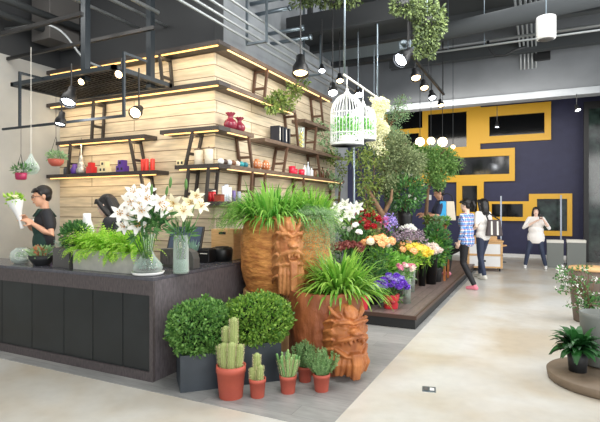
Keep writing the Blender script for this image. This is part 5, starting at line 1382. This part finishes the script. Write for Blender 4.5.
# 2 assistant bending
p=dr(121)*5.5
person('woman in black with pinned dark hair bending over work behind the counter',(p.x,p.y,0),facing(-.80,-.30),1.72,
  {'che':(0,-.06,1.26),'nek':(0,-.10,1.43),'hed':(0,-.17,1.54),'sL':(.165,-.06,1.37),'sR':(-.165,-.06,1.37),'eL':(.2,-.12,1.1),'wL':(.12,-.33,1.03),'eR':(-.2,-.12,1.1),'wR':(-.12,-.33,1.03)},
  skin='skinpale',hairstyle='bob',hp=.38,sleeve=1.6)
# 3 plaid
p=Vector((-1.2,9.68,0)); f=facing(-.94,.34)
person('woman in blue plaid shirt and black trousers stepping up with pink shoes',p,f,1.69,
  {'@aR':(-1.60,10.0,.26),'@aL':(-1.04,9.5,.09),'@kR':(-1.55,9.88,.64),'kL':(.07,-.04,.49),'eR':(-.24,-.06,1.12),'wR':(-.21,-.2,.93),'eL':(.25,.05,1.12),'wL':(.22,-.05,.89),'che':(0,-.02,1.27)},
  skin='skinpale',shirt='plaid',sleeve=1.7,shirt_len=.07,loose=.12,shoe='pinkshoe',hairstyle='pony',hp=.15)
# 4 long hair with bag
p=dr(483)*10.45; f=facing(-.8,.55)
b4,J4,_h=person('woman with long dark hair, white top and jeans walking behind the plaid shirt',(p.x,p.y,0),f,1.72,
  {'kR':(-.09,-.12,.5),'aR':(-.1,-.16,.085),'aL':(.1,.12,.085),'kL':(.09,.0,.49),'eL':(.24,.02,1.12),'wL':(.2,-.16,1.0)},skin='skinpale',shirt='whitecloth',sleeve=.7,shirt_len=.05,pants='denim',shoe='offwhite',hairstyle='long',loose=.08)
q=dr(494)*10.25
t=thing('shoulder_bag','dark shoulder bag with pale stripes hanging at the long-haired woman\'s side','bag',(q.x,q.y,.94),math.radians(20))
b=MB(); b.add([(-.17,-.06,0),(.17,-.06,0),(.17,.06,0),(-.17,.06,0),(-.13,-.04,.34),(.13,-.04,.34),(.13,.04,.34),(-.13,.04,.34)],[(0,3,2,1),(4,5,6,7),(0,1,5,4),(1,2,6,5),(2,3,7,6),(3,0,4,7)]); b.build('body',mat('bagm',(74,64,66),.6),t,bevel=.02)
for x in (-.06,.06): b=MB(); b.add([(x-.02,-.0625,.02),(x+.02,-.0625,.02),(x+.016,-.045,.31),(x-.016,-.045,.31)],[(0,1,2,3)]); b.build('stripe','offwhite',t)
MB().tube([(-.12,0,.33),(-.16,.0,.45),(-.2,.02,.5),(-.1,.02,.48),(.12,0,.33)],.014,8).build('strap','jet',t,True)
# 5 navy on the stage
p=dr(440)*10.35
b5,J5,_h=person('person in a navy top on the stage, behind the plant table',(p.x,p.y,SZ),facing(-.85,-.3),1.80,
  {'eR':(-.22,-.12,1.16),'wR':(-.14,-.33,1.16),'eL':(.24,-.08,1.14),'wL':(.15,-.3,1.13)},shirt='navytop',sleeve=.8,pants='denim',hairstyle='short',hp=.3)
q=dr(447)*10.15
t=thing('tote_bag','beige and bright blue tote bag carried by the person in navy','bag',(q.x,q.y,1.27),math.radians(25))
for x0,x1,m_,nm in ((-.19,-.03,mat('bagblue',(40,160,216),.5),'blue_panel'),(-.03,.17,mat('bagbeige',(214,202,182),.6),'beige_panel')):
    b=MB(); k=.82; b.add([(x0,-.07,0),(x1,-.07,0),(x1,.07,0),(x0,.07,0),(x0*k,-.04,.40),(x1*k,-.04,.40),(x1*k,.04,.40),(x0*k,.04,.40)],[(0,3,2,1),(4,5,6,7),(0,1,5,4),(1,2,6,5),(2,3,7,6),(3,0,4,7)]); b.build(nm,m_,t,bevel=.015)
MB().tube([(-.12,0,.39),(-.1,.0,.52),(0,0,.57),(.1,0,.52),(.12,0,.39)],.012,8).build('handle','jet',t,True)
# 6 photographing woman
p=dr(536)*12.2
b6,J6,_h=person('woman in loose white top photographing with a phone beside the grey bin',(p.x,p.y,0),facing(.0,-1),1.54,
  {'aR':(-.27,-.04,.085),'aL':(.24,-.04,.085),'kR':(-.2,-.08,.48),'kL':(.15,-.08,.48),'eL':(.33,-.12,1.12),'wL':(.19,-.23,1.36),'eR':(-.31,-.1,1.13),'wR':(.03,-.25,1.34)},
  skin='skinpale',shirt='whitecloth',sleeve=1.4,shirt_len=.17,loose=.36,pants='denim',shoe='white',hairstyle='long',curl=.8)
q=Vector((p.x,p.y,0))+ (Vector((.12,-.275,1.44)))*1.54/1.7
t=thing('phone','black phone held up by the woman in white','phone',q)
MB().bx(-.04,.04,-.006,.006,-.045,.075).build('case','black',t,bevel=.004); MB().ell((-.02,-.008,.055),(.008,.004,.008),10,6).build('lens','steel',t,True)
# ------------------------------------------------------------------ light
sc=bpy.context.scene
w=bpy.data.worlds.new('world'); sc.world=w; w.use_nodes=True
bg=w.node_tree.nodes['Background']; bg.inputs[0].default_value=(.93,.96,1,1); bg.inputs[1].default_value=1.15
sc.view_settings.view_transform='Standard'
sc.view_settings.exposure=0
def area(name,loc,target,sx_,sy_,e,col=(1,1,1)):
    l=bpy.data.lights.new(name,'AREA'); l.shape='RECTANGLE'; l.size=sx_; l.size_y=sy_; l.energy=e; l.color=col
    o=bpy.data.objects.new(name,l); C.objects.link(o); o.location=loc
    o.rotation_euler=(Vector(target)-Vector(loc)).to_track_quat('-Z','Y').to_euler(); return o
area('daylight_front',(4.5,-1.5,3.2),(-2.5,5,1),5,3,330,(1,.98,.95))
area('daylight_right',(6,9,3.2),(-2,9,1),6,3,330,(.96,.98,1))
area('overhead_back',(1.2,8,4.9),(0,8.2,0),3,5,120)  # broad area lamp under the ceiling, aimed down
area('stage_wash',(-.8,6.2,4.1),(-2.4,7.8,.6),2.5,1.5,130,(1,.98,.93))
area('shop_left',(-5.0,3.3,4.2),(-5.0,4.6,1.5),2.5,1,45,(1,.96,.9))
area('shelf_wash_left',(-5.1,4.3,3.0),(-5.1,5.2,2.2),2.6,.3,12,(1,.9,.75))
area('plant_wash',(-1.3,3.0,4.4),(-2.2,5.3,1.0),2,1.2,110,(1,.98,.94))
area('far_wall',(-1.5,12.6,4.1),(-1,16.3,2.6),5,.5,70,(1,.95,.88))

for (x0,x1,z) in [(-6.6,-3.6,3.56),(-6.6,-3.6,3.06),(-6.4,-4.8,2.47),(-6.6,-4.6,1.98),(-4.4,-3.6,2.5)]:
    area('shelf_light',((x0+x1)/2,OY+.06,z),((x0+x1)/2,OY+.2,z-.5),x1-x0,.04,3.2*(x1-x0),(1,.80,.52))
for (y0,y1,z) in [(5.1,8.4,3.56),(5.1,7.0,3.06),(5.1,9,2.03)]:
    l=area('shelf_light',(OX-.06,(y0+y1)/2,z),(OX-.2,(y0+y1)/2,z-.5),.04,y1-y0,1.8*(y1-y0),(1,.9,.76))
